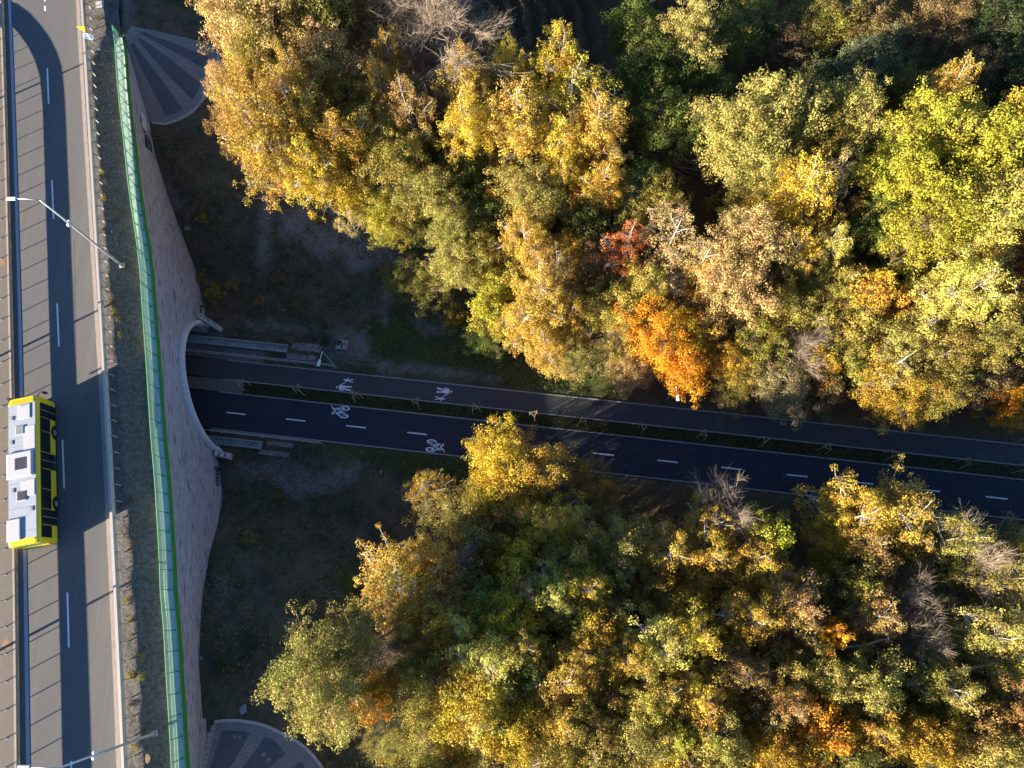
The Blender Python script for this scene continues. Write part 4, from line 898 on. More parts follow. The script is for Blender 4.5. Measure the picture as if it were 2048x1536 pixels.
def bez(a, b, c, n):
    return [tuple((1-t)**2*a[i]+2*t*(1-t)*b[i]+t*t*c[i] for i in range(3)) for t in np.linspace(0, 1, n)]
PROTO = {}
def make_tree(kind, seed):
    rr = random.Random(seed); r = np.random.default_rng(seed); wb = MB()
    P = dict(birch=(15, 3.1, .60, .43, 14, 380, 66, .155), broad=(13, 4.3, .63, .36, 9, 430, 82, .18), round=(8, 2.6, .58, .42, 7, 200, 72, .16), sparse=(14, 3.6, .62, .36, 13, 190, 46, .155), pine=(13, 4.0, .66, .34, 16, 300, 95, .19), shrub=(2.6, 1.7, .55, .45, 6, 46, 46, .16), willow=(9, 3.6, .60, .40, 8, 280, 62, .15))[kind if kind != 'bare' else 'sparse']
    H, R, cf, hf, nl, nc, nlf, ls = P; zc = cf*H; Rz = hf*H
    # clump centres in a lobed envelope
    pts = []; ph = [rr.uniform(0, 6.28) for _ in range(6)]
    while len(pts) < nc:
        d = r.normal(size=3); d /= np.linalg.norm(d); az = atan2(d[1], d[0])
        lob = 1+.24*cos(2*az+ph[0])+.20*cos(3*az+ph[1]+d[2]*2)+.20*cos(5*az+ph[2]-d[2]*4)+.10*cos(9*az+ph[3]+d[2]*6)
        f = rr.random()**.42*rr.choice((1, 1, 1, 1.12, .9)); k = 1.0
        if kind in ('birch', 'sparse'): k = 1-.50*max(0, d[2]*f)**1.2
        if kind == 'pine': k = 1-.30*max(0, d[2])
        if d[2] < -.35 and rr.random() < .6: continue
        p = np.array([d[0]*R*lob*f*k, d[1]*R*lob*f*k, zc+d[2]*Rz*f*(1 if d[2] > 0 else .9)])
        if d[2] > 0 and np.hypot(p[0], p[1]) < .36*R and rr.random() < {'birch': .5, 'sparse': .7, 'broad': .35}.get(kind, 0): continue
        if vnoise(p[0]*1.6+ph[4]*3, p[1]*1.6+p[2]*.9, 1.0, ph[5]) < (-.42 if kind != 'sparse' else -.2) and kind != 'shrub': continue
        if kind == 'pine': p[2] = round((p[2]-zc)/1.0)*1.0+zc+rr.uniform(-.25, .25)
        pts.append(p)
    pts = np.array(pts, dtype=float)
    # limbs: reach out to well spread far points
    ln = []; far = sorted(range(nc), key=lambda i: -np.linalg.norm((pts[i]-[0, 0, zc])/[R, R, Rz])); sel = []
    for i in far:
        if all(np.linalg.norm(pts[i]-pts[j]) > R*(.62 if nl > 10 else .8) for j in sel): sel.append(i)
        if len(sel) >= nl: break
    lean = (rr.uniform(-.5, .5), rr.uniform(-.5, .5)); top = (lean[0], lean[1], H*.96 if kind in ('birch', 'pine', 'sparse', 'bare') else H*.55)
    tr = bez((0, 0, -.4), (lean[0]*-.4, lean[1]*.9, H*.4), top, 9); r0 = {'shrub': .05, 'round': .10, 'willow': .16}.get(kind, .17)
    rad = [r0*(1-.80*i/8)+.012 for i in range(9)]; wb.tube(tr, rad, 8)
    nodes_ = [np.array(q) for q in tr[3:]]
    def trunk_at(z):
        z = min(max(z, .2), top[2]); zz = [q[2] for q in tr]; return (float(np.interp(z, zz, [q[0] for q in tr])), float(np.interp(z, zz, [q[1] for q in tr])), z)
    for i in sel:
        p = pts[i]; dh = np.hypot(p[0], p[1]); z0 = max(H*.16, p[2]-dh*(1.25 if kind in ('birch', 'sparse') else (.15 if kind == 'pine' else 1.0))-.4*rr.random()); a = trunk_at(z0)
        mid = (a[0]+(p[0]-a[0])*.55, a[1]+(p[1]-a[1])*.55, a[2]+(p[2]-a[2])*(.35 if kind == 'pine' else .62)+.25)
        q = bez(a, mid, tuple(p), 7); q = [(x+rr.uniform(-.06, .06)*(0 < k < 6), y+rr.uniform(-.06, .06)*(0 < k < 6), z) for k, (x, y, z) in enumerate(q)]
        rb = max(.020, r0*(.36 if kind in ('birch', 'sparse') else .46)*(1-.45*z0/H)); wb.tube(q, [rb*(1-.82*k/6)+.008 for k in range(7)], 5, cap=False)
        nodes_ += [np.array(t) for t in q[2:]]
    NA = np.array(nodes_)
    for p in pts:
        dd = np.linalg.norm(NA-p, axis=1)+np.where(NA[:, 2] > p[2]+.2, 1.2, 0); a = NA[int(np.argmin(dd))]
        mid = (a+p)/2+np.array([rr.uniform(-.15, .15), rr.uniform(-.15, .15), .12]); wb.tube([tuple(a), tuple(mid), tuple(p)], [.016, .010, .004], 3, cap=False)
        if kind in ('bare',):
            for _ in range(15):
                t = rr.random(); s0 = a*(1-t)+p*t; d = (p-[0, 0, zc*.8]); d = d/np.linalg.norm(d)+r.normal(size=3)*.55+[0, 0, .25]; L = rr.uniform(.5, 1.1); e = s0+d*L; m_ = (s0+e)/2+r.normal(size=3)*.08
                wb.tube([tuple(s0), tuple(m_), tuple(e)], [.016, .011, .004], 3, cap=False)
                d2 = d+r.normal(size=3)*.6; wb.tube([tuple(m_), tuple(m_+d2*L*.45)], [.009, .003], 3, cap=False)
    bark = {'birch': 'birch', 'sparse': 'birch', 'pine': 'barkpine', 'bare': 'barkpale'}.get(kind, 'bark')
    wood = wb.mesh('trunk', M[bark], smooth=True)
    lm = None
    if kind != 'bare':
        sp = {'birch': (.27, .27, .38), 'broad': (.40, .40, .27), 'round': (.30, .30, .24), 'sparse': (.26, .26, .28), 'pine': (.38, .38, .18), 'shrub': (.26, .26, .22), 'willow': (.32, .32, .30)}[kind]
        cid = np.repeat(np.arange(nc), nlf); n = len(cid); off = r.normal(size=(n, 3)); ln_ = np.linalg.norm(off, axis=1, keepdims=True); off = off/ln_*np.minimum(ln_, 1.9)**.7
        szc = r.uniform(.45, 1.45, nc); keep = r.random(n) < np.clip(szc**1.6, .15, 1.3)[cid]/1.3; cid = cid[keep]; off = off[keep]; n = len(cid); sz = szc[cid][:, None]; cen = pts[cid]+off*np.array(sp)*sz*.92
        if kind in ('birch', 'sparse'): cen[:, 2] -= np.abs(r.normal(size=n))*.35
        if kind == 'broad': cen += (off*np.array([.16, .16, .1])*(r.random((n, 1)) > .75))
        lm = leaf_mesh('crown', cen, off, ls, M['needle' if kind == 'pine' else 'leaf'], cid, .75 if kind not in ('pine', 'willow') else .38, .35)
    return dict(H=H, R=R*.98, zc=zc, wood=wood, leaf=lm)
for kind, n_ in (('birch', 5), ('broad', 5), ('round', 3), ('sparse', 3), ('pine', 2), ('shrub', 4), ('willow', 2), ('bare', 3)):
    PROTO[kind] = [make_tree(kind, 100*len(PROTO)+k+3) for k in range(n_)]
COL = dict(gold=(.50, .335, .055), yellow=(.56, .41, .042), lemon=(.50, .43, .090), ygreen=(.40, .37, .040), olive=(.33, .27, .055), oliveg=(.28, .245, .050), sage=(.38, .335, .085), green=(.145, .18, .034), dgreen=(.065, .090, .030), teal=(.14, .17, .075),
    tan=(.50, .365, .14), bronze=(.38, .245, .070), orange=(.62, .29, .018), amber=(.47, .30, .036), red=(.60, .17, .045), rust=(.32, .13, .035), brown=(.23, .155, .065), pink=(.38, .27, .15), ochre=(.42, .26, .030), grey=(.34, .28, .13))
KN = dict(birch='birch_tree', broad='broadleaf_tree', round='small_tree', sparse='sparse_birch', pine='pine_tree', shrub='bush', willow='willow_tree', bare='bare_tree')
tcount = [0]
def plant(x, y, z, kind, colr, H, R, label, group=None, yaw=None):
    i = tcount[0]; tcount[0] += 1; pr = PROTO[kind][i % len(PROTO[kind])]
    o = bpy.data.objects.new(KN[kind], None); C.objects.link(o); o.empty_display_size = .3; o.location = (x, y, z); o.rotation_euler = (0, 0, random.uniform(0, 6.28) if yaw is None else yaw)
    s = R/pr['R']; o.scale = (s, s*random.uniform(.92, 1.08), H/pr['H']); tag(o, label, 'bush' if kind == 'shrub' else 'tree', group)
    w = bpy.data.objects.new('trunk' if kind != 'bare' else 'trunk_and_twigs', pr['wood']); C.objects.link(w); w.parent = o
    if pr['leaf']:
        c = bpy.data.objects.new('crown', pr['leaf']); C.objects.link(c); c.parent = o; cc = COL[colr]; j = random.uniform(.92, 1.08); c.color = (cc[0]*j, cc[1]*j*random.uniform(.96, 1.04), cc[2]*j, 1)
    return o
def px_tree(px, py, rpx, kind, colr, H, label, group=None):
    pr = PROTO[kind][tcount[0] % len(PROTO[kind])]; zc = pr['zc']/pr['H']*H; z = 2.0
    for _ in range(6):
        x, y = G(px, py, z+zc); z = T(x, y) if x > WX(y) else ZR
    p = RW.T @ np.array([x, y, z+zc-HC]); R = rpx*(-p[2])/FP
    return plant(x, y, z-.1, kind, colr, H, R, label, group)
TL = """
476 42 74|broad|tan|15|big tan crowned tree at the top left, overhanging the paved cone
545 45 80|broad|tan|15|tan crown second from the left along the top edge
535 115 58|broad|olive|13|olive gold crown just right of the upper paved cone's tip
640 45 75|broad|olive|14|brownish olive crown along the top edge, left of the leafless trees
715 45 58|broad|bronze|12|thin bronze crown touching the big leafless tree at the top
640 125 62|broad|tan|13|dull tan crown above the two white birch stems
466 190 42|broad|tan|12|tan brown crown spilling over the right edge of the dark cone rays
512 192 54|birch|gold|14|golden birch with fine white stems beside the upper paved cone
488 262 44|broad|bronze|11|brownish gold crown lowest on the left flank of the upper wood
520 265 66|birch|gold|15|golden birch with white stems slanting up left, left of its brighter twin
585 230 60|birch|gold|15|pale gold birch whose pair of white stems runs diagonally through the upper left wood
560 330 62|birch|gold|12|warm gold birch at the lower edge of the upper left wood
625 345 48|birch|yellow|12|yellow birch leaning over the worn earth patch, long white trunk showing
695 215 58|round|gold|9|deep gold crown in the middle of the upper left wood
690 300 55|birch|amber|12|amber birch left of the greenish crowns, above the bright yellow one
700 375 50|round|yellow|7|brightest orange yellow crown at the lower edge of the upper left wood
785 140 36|birch|ochre|12|small orange tipped birch under the big leafless tree
765 190 42|birch|gold|12|golden birch just left of the brown birch with the kinked white stem
820 225 52|sparse|bronze|14|thin brown birch with a kinked white stem below the leafless trees
745 270 50|broad|sage|10|grey green crown behind the amber birch
790 320 55|broad|olive|10|olive crown in the middle left of the upper wood
855 390 50|broad|sage|9|sage green crown at the lower end of the long brown birch stem
765 435 48|broad|ygreen|7|yellow olive crown at the corner over the worn earth patch
820 440 38|round|olive|7|olive crown between the sage crown and the trodden clearing
700 440 30|sparse|tan|7|nearly bare tan branches hanging over the trodden clearing
868 55 112|bare|grey|15|large tan leafless tree at the top, left of the furrowed ground
930 95 76|bare|grey|12|leafless tree with tangled twigs right beside the furrowed ground
850 150 55|bare|grey|9|lower leafless tree in the shade under the large one
800 30 60|bare|grey|14|leafless tree top cut by the top edge of the photo
935 175 42|birch|gold|13|slim golden birch under the tangled leafless tree
935 260 52|birch|yellow|13|yellow birch with white stem left of the tall pair beneath the furrows
925 350 48|round|green|7|fresh green crown low between the yellow birches and the sage crown
1022 150 42|birch|yellow|12|yellow birch lobe reaching up into the furrowed ground on its left
1035 250 58|birch|gold|14|golden birch left of the biggest white limbed birch
1115 135 56|birch|yellow|13|tallest yellow birch top, standing out against the furrowed ground
1150 205 80|sparse|yellow|14|biggest birch of the upper wood with many white limbs fanning out
1195 265 62|birch|gold|13|golden lower right side birch beside the dark green trees
1120 300 50|birch|yellow|11|yellow birch at the foot of the biggest white limbed one
1205 380 46|birch|amber|11|amber birch low between two green crowns
1125 370 36|birch|yellow|10|small bright yellow birch hanging between olive crowns
1060 385 58|broad|sage|10|grey olive crown below the golden birches in mid wood
1285 375 48|round|green|8|bright green small crown right of the amber birch
1250 440 40|round|green|6|green crown just above the red leaved tree
905 455 46|broad|sage|9|sage crown at the left front of the mid wood, upper one
920 530 46|broad|sage|9|light sage crown at the left front of the mid wood, lower one
985 445 45|round|green|7|green crown in a dark gap left of the golden birch
965 500 48|broad|olive|8|mixed olive brown crown behind the light sage one
850 575 56|willow|oliveg|5|dull green bush like tree in shade left of the sage crowns
800 565 38|willow|oliveg|4|smaller dull green tree at the edge of the trodden clearing
910 637 24|shrub|ochre|2.6|small ochre bush alone at the corner of the lawn
1050 490 46|birch|gold|12|golden birch with two white forks in the mid wood
1110 545 52|sparse|bronze|12|bronze birch with bare white branches in the mid wood
1080 600 62|birch|gold|13|large golden birch with straight white trunk, upper half
1085 690 52|birch|gold|9|golden drooping birch hanging over the footway edge
1040 640 40|birch|amber|9|amber birch left side of the large golden one
1000 570 38|round|ygreen|7|yellow green crown left of the large golden birch
980 620 46|round|ygreen|6|bright yellow green crown at the lawn's right end
975 680 38|willow|green|4|dark green low crown over the lawn's right end
1150 725 34|willow|sage|8|narrow sage crown dangling over the footway
1150 640 42|birch|amber|9|amber brown birch right of the large golden one
1165 450 48|round|green|8|green crown in the middle of the upper wood, left of the dark gap
1190 530 46|broad|brown|8|dark brown thin crown left of the red leaved tree
1248 500 50|sparse|red|12|bright red leaved tree in the middle of the upper wood
1270 555 34|sparse|red|8|smaller thin red crown under the bright red one
1225 600 55|broad|olive|8|grey olive crown left of the white limbed bare birch
1342 480 68|sparse|tan|13|half bare birch with striking white limbs right of the red tree
1330 580 42|bare|grey|8|pale bare branches under the white limbed birch
1235 680 48|willow|lemon|8|pale yellow willowy tree left of the orange maple
1250 745 38|broad|tan|6|tan fringe tree over the footway left of the orange maple
1320 675 62|broad|orange|10|vivid orange maple by the footway, main upper crown
1362 728 58|broad|orange|8|vivid orange maple crown hanging lowest over the path lamp
1385 670 40|broad|amber|8|amber crown at the right side of the orange maple
1430 720 34|round|rust|5|dull red brown small tree right of the orange maple
1470 768 48|willow|olive|5|grey olive round tree by the footway right of the orange maple
1400 530 50|sparse|tan|12|pale tan birch just right of the white limbed one
1455 570 70|broad|tan|12|broad pale tan crown in the centre of the right upper wood
1500 490 62|broad|tan|13|pale tan crown beneath the orange yellow birch
1410 640 50|broad|bronze|9|bronze crown above the dull red small tree
1595 400 68|birch|yellow|14|orange yellow birch with white stem below the large sage crown
1650 370 40|birch|tan|12|tan yellow birch right beside the orange yellow one
1470 285 72|broad|sage|14|large sage green crown in the upper right wood, left half
1545 245 80|broad|sage|15|large sage green crown in the upper right wood, right half
1540 340 50|broad|sage|11|sage crown tucked under the two large ones
1690 230 62|broad|sage|13|sage yellow crown with streaked branches right of the large sage pair
1640 290 45|broad|olive|11|olive crown between the sage crowns
1580 510 46|birch|amber|11|deep amber crown right of the pale tan ones
1645 500 42|birch|lemon|11|pale yellow birch alone right of the deep amber crown
1700 440 45|round|bronze|8|bronze brown crown left of the yellow green giant
1262 70 56|broad|green|11|green crown at the top right of the furrowed ground
1300 150 66|broad|green|11|green crown beside the biggest birch, above the fallen branches
1275 250 44|round|olive|8|dull olive crown right of the biggest birch
1345 245 60|broad|green|10|green crown left of the large sage pair
1375 80 64|pine|sage|13|pale green pine in the upper wood with an orange stem
1450 80 60|broad|oliveg|9|dim olive crown right of the pale pine
1410 170 50|broad|green|9|dim green crown under the pale pine
1320 330 40|round|brown|5|dark brown thicket beside the fallen branches
1500 30 60|broad|oliveg|8|dim olive crown at the top edge right of the pine
1570 90 55|broad|brown|7|dark brown crown in the shaded upper right
1640 50 60|broad|oliveg|8|shaded olive crown at the top edge, upper right
1620 170 48|round|dgreen|7|dark green crown above the large sage pair's right side
1730 140 62|broad|teal|9|grey green crown in shade above the streaked sage one
1720 50 55|broad|brown|7|brown shaded crown at the top edge, far right half
1810 90 60|broad|brown|7|dark brown crown in the shaded top right corner area
1800 180 50|broad|oliveg|8|dim olive crown above the yellow tipped tree
1900 50 64|broad|brown|8|dark russet crown near the top right corner
1990 60 66|broad|dgreen|9|dark green crown nearest the top right corner
1960 150 58|broad|brown|8|dark thin crown below the top right corner
2030 160 50|broad|dgreen|9|dark green crown on the right edge near the top
1885 195 42|birch|gold|13|golden tipped birch rising left of the yellow green giants
1840 280 72|broad|ygreen|14|yellow green giant with clumpy leaves, upper left one
1790 365 66|broad|ygreen|13|yellow green giant with clumpy leaves, leftmost
1850 440 82|broad|ygreen|13|yellow green giant with clumpy leaves, lowest and widest
1960 310 86|broad|ygreen|14|yellow green giant with clumpy leaves, right of centre
1975 430 80|broad|lemon|13|yellow green giant with clumpy leaves, right one near the edge
2035 255 58|broad|yellow|14|yellow crown on the right edge above the giants
1760 450 50|broad|green|10|green shaded crown below the leftmost giant
1735 595 48|round|amber|10|round amber crown alone above the pale pine of the right wood
1700 660 55|round|olive|8|olive crown below the round amber one
1785 610 34|round|rust|7|dull red crown right of the round amber one
1650 600 50|broad|olive|8|olive crown left of the round amber one
1915 590 68|birch|lemon|13|lemon yellow birch with radiating pale branches near the right edge
1830 540 50|round|oliveg|6|dim olive crown left of the lemon birch
2035 540 48|round|rust|9|dark red crown on the right edge
1555 620 58|broad|olive|9|olive yellow crown in the lower right of the upper wood
1510 680 55|broad|oliveg|8|mossy olive crown low right of the bronze one
1600 700 50|bare|grey|7|tangle of bare birch branches with white stem in the right wood
1640 735 42|round|amber|6|small amber crown beside the bare tangle
1820 680 66|pine|sage|8|sage green pine in the right wood
1900 700 58|broad|olive|8|olive amber crown right of the sage pine
1985 670 58|broad|oliveg|9|dim green crown right of the lemon birch
1560 775 56|broad|grey|6|grey olive crown by the footway, left of the brown thicket
1645 775 46|round|brown|5|brown thicket crown near the footway
1700 720 45|round|oliveg|7|dim olive crown above the brown thicket
1750 730 45|round|amber|7|dull amber crown over the wide amber one
1800 785 66|broad|amber|7|wide amber crown by the footway in the right wood
1880 780 52|broad|olive|7|olive crown by the footway, right of the wide amber one
1955 765 48|round|brown|6|dark brown crown near the right edge by the footway
2035 810 46|round|orange|6|orange gold crown at the right edge by the footway
1000 915 64|broad|yellow|10|big yellow tree overhanging the cycle path, upper half
1060 945 64|broad|gold|9.5|big yellow tree overhanging the cycle path, right half
985 968 52|broad|yellow|9|lower left part tree of the bright clump by the cycle path
1160 940 30|willow|olive|6|small olive tip poking over the cycle path edge
1195 985 50|willow|ochre|7|ochre olive tree right of the big yellow clump
915 1030 55|willow|sage|7|sage willowy tree left below the bright clump, upper left one
965 1070 68|willow|oliveg|7|darker willowy tree left below the bright clump, lower right one
1100 1050 52|birch|yellow|11|bright yellow birch below the big clump
1045 1115 42|round|yellow|8|small bright yellow crown left of its twin
1285 1025 42|willow|green|3|dark green bush by the cycle path, lower side
1450 1005 50|bare|grey|7|brown leafless tree over the lower edge of the cycle path
1420 1025 46|sparse|amber|9|thin amber birch in front of the leafless tree
1700 1010 62|birch|amber|10|large amber birch over the cycle path, left part
1785 1020 68|birch|gold|11|large golden brown birch over the cycle path, right part
1880 1060 60|birch|oliveg|11|olive birch right below the large golden brown one
1720 1075 55|birch|bronze|11|bronze birch under the large pair by the cycle path
1150 1120 56|broad|olive|10|olive crown right of the bright yellow birch
1245 1080 60|birch|olive|11|olive birch with a crooked white trunk beside it
1330 1085 56|birch|gold|11|gold birch right of the crooked trunk
1410 1090 62|birch|amber|11|dull amber birch under the brown leafless tree
1525 1060 48|round|ygreen|9|yellow olive crown left of the large amber birch
1500 1130 56|birch|amber|11|amber birch in the middle of the lower right wood
845 1120 40|birch|gold|11|golden birch tip in front of the dark sage pair
800 1175 70|birch|gold|12|golden birch at the left front of the lower wood
880 1150 52|sparse|amber|11|amber birch with pale bare branches behind the golden front birch
915 1195 44|round|bronze|8|orange brown crown right of the golden front birch
930 1125 34|bare|grey|8|pinkish bare branches beside the dark sage pair
625 1340 76|pine|sage|13|big sage pine nearest the lower paved cone
695 1290 66|pine|oliveg|12|darker upper right pine of the pair near the lower paved cone
675 1400 72|pine|sage|12|sage pine overhanging the lower cone's curved kerb
748 1390 42|round|orange|9|orange crown tucked against the sage pines
825 1265 44|broad|olive|8|olive crown below the golden front birch
790 1290 40|bare|grey|6|leafless thicket in the dark gap right of the pines
845 1370 58|broad|olive|10|olive yellow crown right of the orange crown
885 1240 46|broad|gold|9|gold crown in the left of the lower wood
925 1250 34|birch|lemon|11|small lemon birch tip in the left of the lower wood
975 1190 48|round|green|8|green crown in the left centre of the lower wood
1000 1240 48|broad|ygreen|9|yellow green crown in the left centre of the lower wood
1060 1180 30|birch|pink|10|small pinkish tan birch tip in the lower wood
1110 1195 50|birch|lemon|11|lemon yellow birch in the centre of the lower wood
1170 1180 50|birch|yellow|11|yellow birch with thick white trunk below it
1190 1260 50|round|ochre|9|ochre brown crown right of centre in the lower wood
980 1320 66|birch|lemon|12|broad lemon olive birch above the golden one at the bottom
1050 1290 42|birch|gold|10|gold birch between lemon and ochre ones
1065 1350 36|round|green|8|small fresh green crown above the bottom golden one
960 1430 74|broad|yellow|11|bright golden crown at the bottom, widest one
1030 1460 56|broad|yellow|10|bright golden crown at the bottom, right neighbour of the widest
855 1495 54|willow|lemon|10|lemon willow like crown cut by the bottom edge
775 1490 34|willow|sage|6|small mixed crown at the bottom, left of the lemon one
905 1530 50|round|gold|8|gold crown on the bottom edge between lemon and golden ones
1130 1355 56|birch|gold|12|golden orange birch in the lower centre
1170 1310 40|birch|amber|11|amber orange birch behind the golden orange one
1130 1440 52|birch|gold|10|golden birch under the golden orange one
1120 1500 56|broad|olive|9|olive crown on the bottom edge, centre
1200 1450 50|broad|bronze|7|bronze shaded crown in the bottom centre
1215 1510 46|broad|oliveg|8|dim green crown on the bottom edge, right of centre
1325 1290 66|birch|lemon|13|bright lemon birch with clumpy leaves in the lower wood, left half
1385 1265 52|birch|yellow|13|bright yellow birch with clumpy leaves in the lower wood, right half
1250 1310 42|birch|ochre|11|dark orange birch left of the bright lemon pair
1285 1400 46|broad|lemon|11|lemon crown below the bright lemon pair
1270 1480 58|broad|sage|11|sage crown at the bottom, right of centre
1340 1470 46|birch|ygreen|11|yellow green birch near the bottom edge
1395 1400 58|birch|amber|12|amber brown birch in the lower right centre
1330 1380 46|birch|gold|11|gold birch under the bright yellow one
1430 1490 54|broad|sage|10|sage crown on the bottom edge, right centre
1470 1340 50|birch|bronze|11|bronze birch right of the bright yellow one
1490 1230 60|birch|ochre|12|ochre birch in the middle right of the lower wood
1580 1220 60|birch|bronze|12|bronze birch above the exposed white trunks
1690 1160 50|round|oliveg|9|dim green crown among bronze birches in the lower right
1640 1270 30|round|orange|9|small orange crown above the exposed white trunks
1730 1230 50|birch|bronze|11|brown bronze birch left of the grey leafless crown
1800 1195 46|bare|grey|8|grey purple leafless crown in the lower right wood
1825 1270 36|bare|grey|7|leafless crown over the exposed white trunks
1940 1140 62|bare|grey|11|grey leafless crown near the right edge, lower wood
1970 1160 60|birch|oliveg|12|dim olive birch behind the grey leafless crown
2030 1120 50|birch|olive|11|olive birch on the right edge, lower wood
1945 1260 54|birch|sage|13|sage birch with a sunlit top near the right edge
2025 1290 62|birch|lemon|13|pale lemon birch on the right edge, lower wood
1870 1370 50|birch|olive|11|yellow green crown right of the exposed trunks
1720 1365 58|broad|sage|10|sage grey crown below the exposed trunks
1640 1350 46|broad|sage|9|grey green crown left below the exposed trunks
1560 1340 42|round|olive|7|olive crown in the dark gap of the lower right wood
1560 1410 50|birch|bronze|10|bronze birch in the lower right wood, near the bottom
1630 1455 60|round|orange|8|orange crown near the bottom in the right half
1730 1450 56|birch|amber|10|amber birch right of the bottom orange crown
1540 1500 50|broad|amber|9|amber crown on the bottom edge, right half
1680 1520 50|broad|sage|9|sage crown on the bottom edge under the orange crown
1830 1480 54|broad|amber|9|amber crown on the bottom edge, near the corner
1920 1440 46|round|bronze|7|bronze round crown near the bottom right corner
2010 1420 50|broad|bronze|8|bronze crown on the right edge near the corner
1990 1510 56|broad|sage|9|sage crown in the bottom right corner
600 185 40|birch|gold|14|thin golden birch between the two diagonal white stems
"""
for line in TL.strip().split('\n'):
    a, kind, colr, H, lab = line.split('|'); px_, py_, rp = map(float, a.split()); H = float(H)
    if 1000 <= py_ <= 1095 and px_ > 1150 and kind != 'shrub': py_ += 22; H = min(H, 10.5)
    if py_ > 1000 and px_ > 760 and kind != 'shrub' and H >= 6: H = 9.6+(px_-760)/1290*4.6-(py_-1000)/540*2.2+.30*(H-10.5)
    px_tree(px_, py_, rp*(1.2 if py_ > 1000 else (1.0 if px_ < 560 else 1.08)), kind, colr, H, lab)

# undergrowth filling the dark gaps, and the wood going on outside the frame
def blocked(x, y):
    u, v = toUV(x, y); return (7.8 < v < 22.3) or x < WX(y)+2
k = 0
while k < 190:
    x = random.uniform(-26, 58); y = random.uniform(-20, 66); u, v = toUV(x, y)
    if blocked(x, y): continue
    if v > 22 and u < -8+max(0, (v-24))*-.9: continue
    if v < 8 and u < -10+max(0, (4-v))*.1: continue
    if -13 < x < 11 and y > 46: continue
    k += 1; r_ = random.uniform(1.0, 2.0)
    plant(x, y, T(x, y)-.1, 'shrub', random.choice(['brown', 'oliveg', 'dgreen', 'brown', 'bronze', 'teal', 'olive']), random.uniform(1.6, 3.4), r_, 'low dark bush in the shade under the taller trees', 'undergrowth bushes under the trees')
k = 0
while k < 85:
    x = random.uniform(-24, 56); y = random.uniform(-17, 64); u, v = toUV(x, y)
    if blocked(x, y) or v < 7 and u < -2+max(0, 2-v)*-.6 or (v > 22 and u < 4+max(0, v-24)*-.9) or (-13 < x < 11 and y > 44): continue
    if v > 22 and y > 38: continue
    k += 1
    plant(x, y, T(x, y)-.1, random.choice(['broad', 'broad', 'birch', 'sparse']), random.choice(['olive', 'gold', 'amber', 'yellow', 'olive', 'lemon', 'ochre']), random.uniform(7, 9.5), random.uniform(2.0, 3.0), 'muted smaller tree packed in among the taller crowns of the wood', 'smaller trees between the big crowns')
k = 0
while k < 60:
    x = random.uniform(-32, 74); y = random.uniform(-34, 82); u, v = toUV(x, y)
    if blocked(x, y) or (x < 54 and -15 < y < 65): continue
    if y < -15 and x < -12: continue
    k += 1
    plant(x, y, T(x, y)-.1, random.choice(['birch', 'broad', 'broad', 'round']), random.choice(['gold', 'olive', 'sage', 'bronze', 'amber', 'oliveg']), random.uniform(9, 13), random.uniform(2.6, 4.0), 'autumn tree of the wood just beyond the edge of the photo', 'trees just beyond the photo')
# bushes on the rough slopes next to the wall
for (a, b, r_, c_, h_, lab) in ((408, 440, 16, 'ochre', 1.0, 'small yellowish bush on the slope below the upper cone'), (400, 560, 20, 'olive', 1.2, 'dark olive bush against the wall above the arch'), (430, 590, 26, 'ochre', 1.3, 'yellow brown bush in the corner above the arch'), (462, 575, 20, 'olive', 1.0, 'low olive bush right of the yellow brown one'), (520, 605, 16, 'ochre', .8, 'little ochre bush on the dark slope'), (600, 620, 22, 'brown', 1.0, 'brown bush patch on the dark slope, right one'), (560, 560, 26, 'brown', 1.1, 'brown bush patch on the dark slope, left one'), (652, 684, 17, 'dgreen', 1.3, 'round black green bush left of the standing person'), (560, 1000, 18, 'green', .9, 'small green bush on the lower slope'), (500, 1080, 24, 'olive', 1.0, 'olive bush patch on the lower slope near the wall'), (765, 1070, 18, 'teal', 1.1, 'lone blue green bush on the lower slope'), (690, 1160, 30, 'green', 1.3, 'green bush beside the golden front birch'), (640, 440, 18, 'ochre', .9, 'ochre brown bush at the worn earth patch'), (850, 470, 30, 'dgreen', 1.4, 'dark green bush at the edge of the wood above the clearing'), (705, 1170, 22, 'green', 1.2, 'green bush low at the left tip of the lower wood'), (440, 1330, 20, 'dgreen', .8, 'dark bush near the wall above the lower cone'), (500, 1290, 24, 'dgreen', .9, 'dark green bush on the lower slope above the cone')):
    x, y, z = hit(a, b); plant(x, y, z-.05, 'shrub', c_, h_*.8, r_/26, lab)
# roadside weeds on the gravel verge
for i, (a, b, r_, c_) in enumerate(((196, 40, 6, 'olive'), (214, 48, 7, 'olive'), (222, 8, 8, 'olive'), (205, 345, 8, 'oliveg'), (212, 365, 7, 'brown'), (208, 395, 6, 'olive'), (203, 460, 6, 'oliveg'), (225, 600, 9, 'brown'), (232, 625, 9, 'olive'), (243, 668, 9, 'olive'), (238, 640, 7, 'oliveg'), (262, 1000, 7, 'brown'), (266, 1090, 7, 'brown'), (258, 1200, 8, 'oliveg'), (262, 1240, 7, 'oliveg'), (286, 1312, 8, 'olive'), (284, 1352, 9, 'olive'), (262, 1350, 8, 'oliveg'), (260, 1410, 7, 'brown'), (270, 1492, 9, 'olive'), (265, 1270, 8, 'brown'), (250, 640, 6, 'brown'))):
    x, y = G(a, b, ZR); plant(x, y, ZR-.05, 'shrub', c_, random.uniform(.2, .4), r_/random.uniform(20, 32), 'tuft of dry weeds on the gravel verge behind the guardrail', 'weeds on the verge')

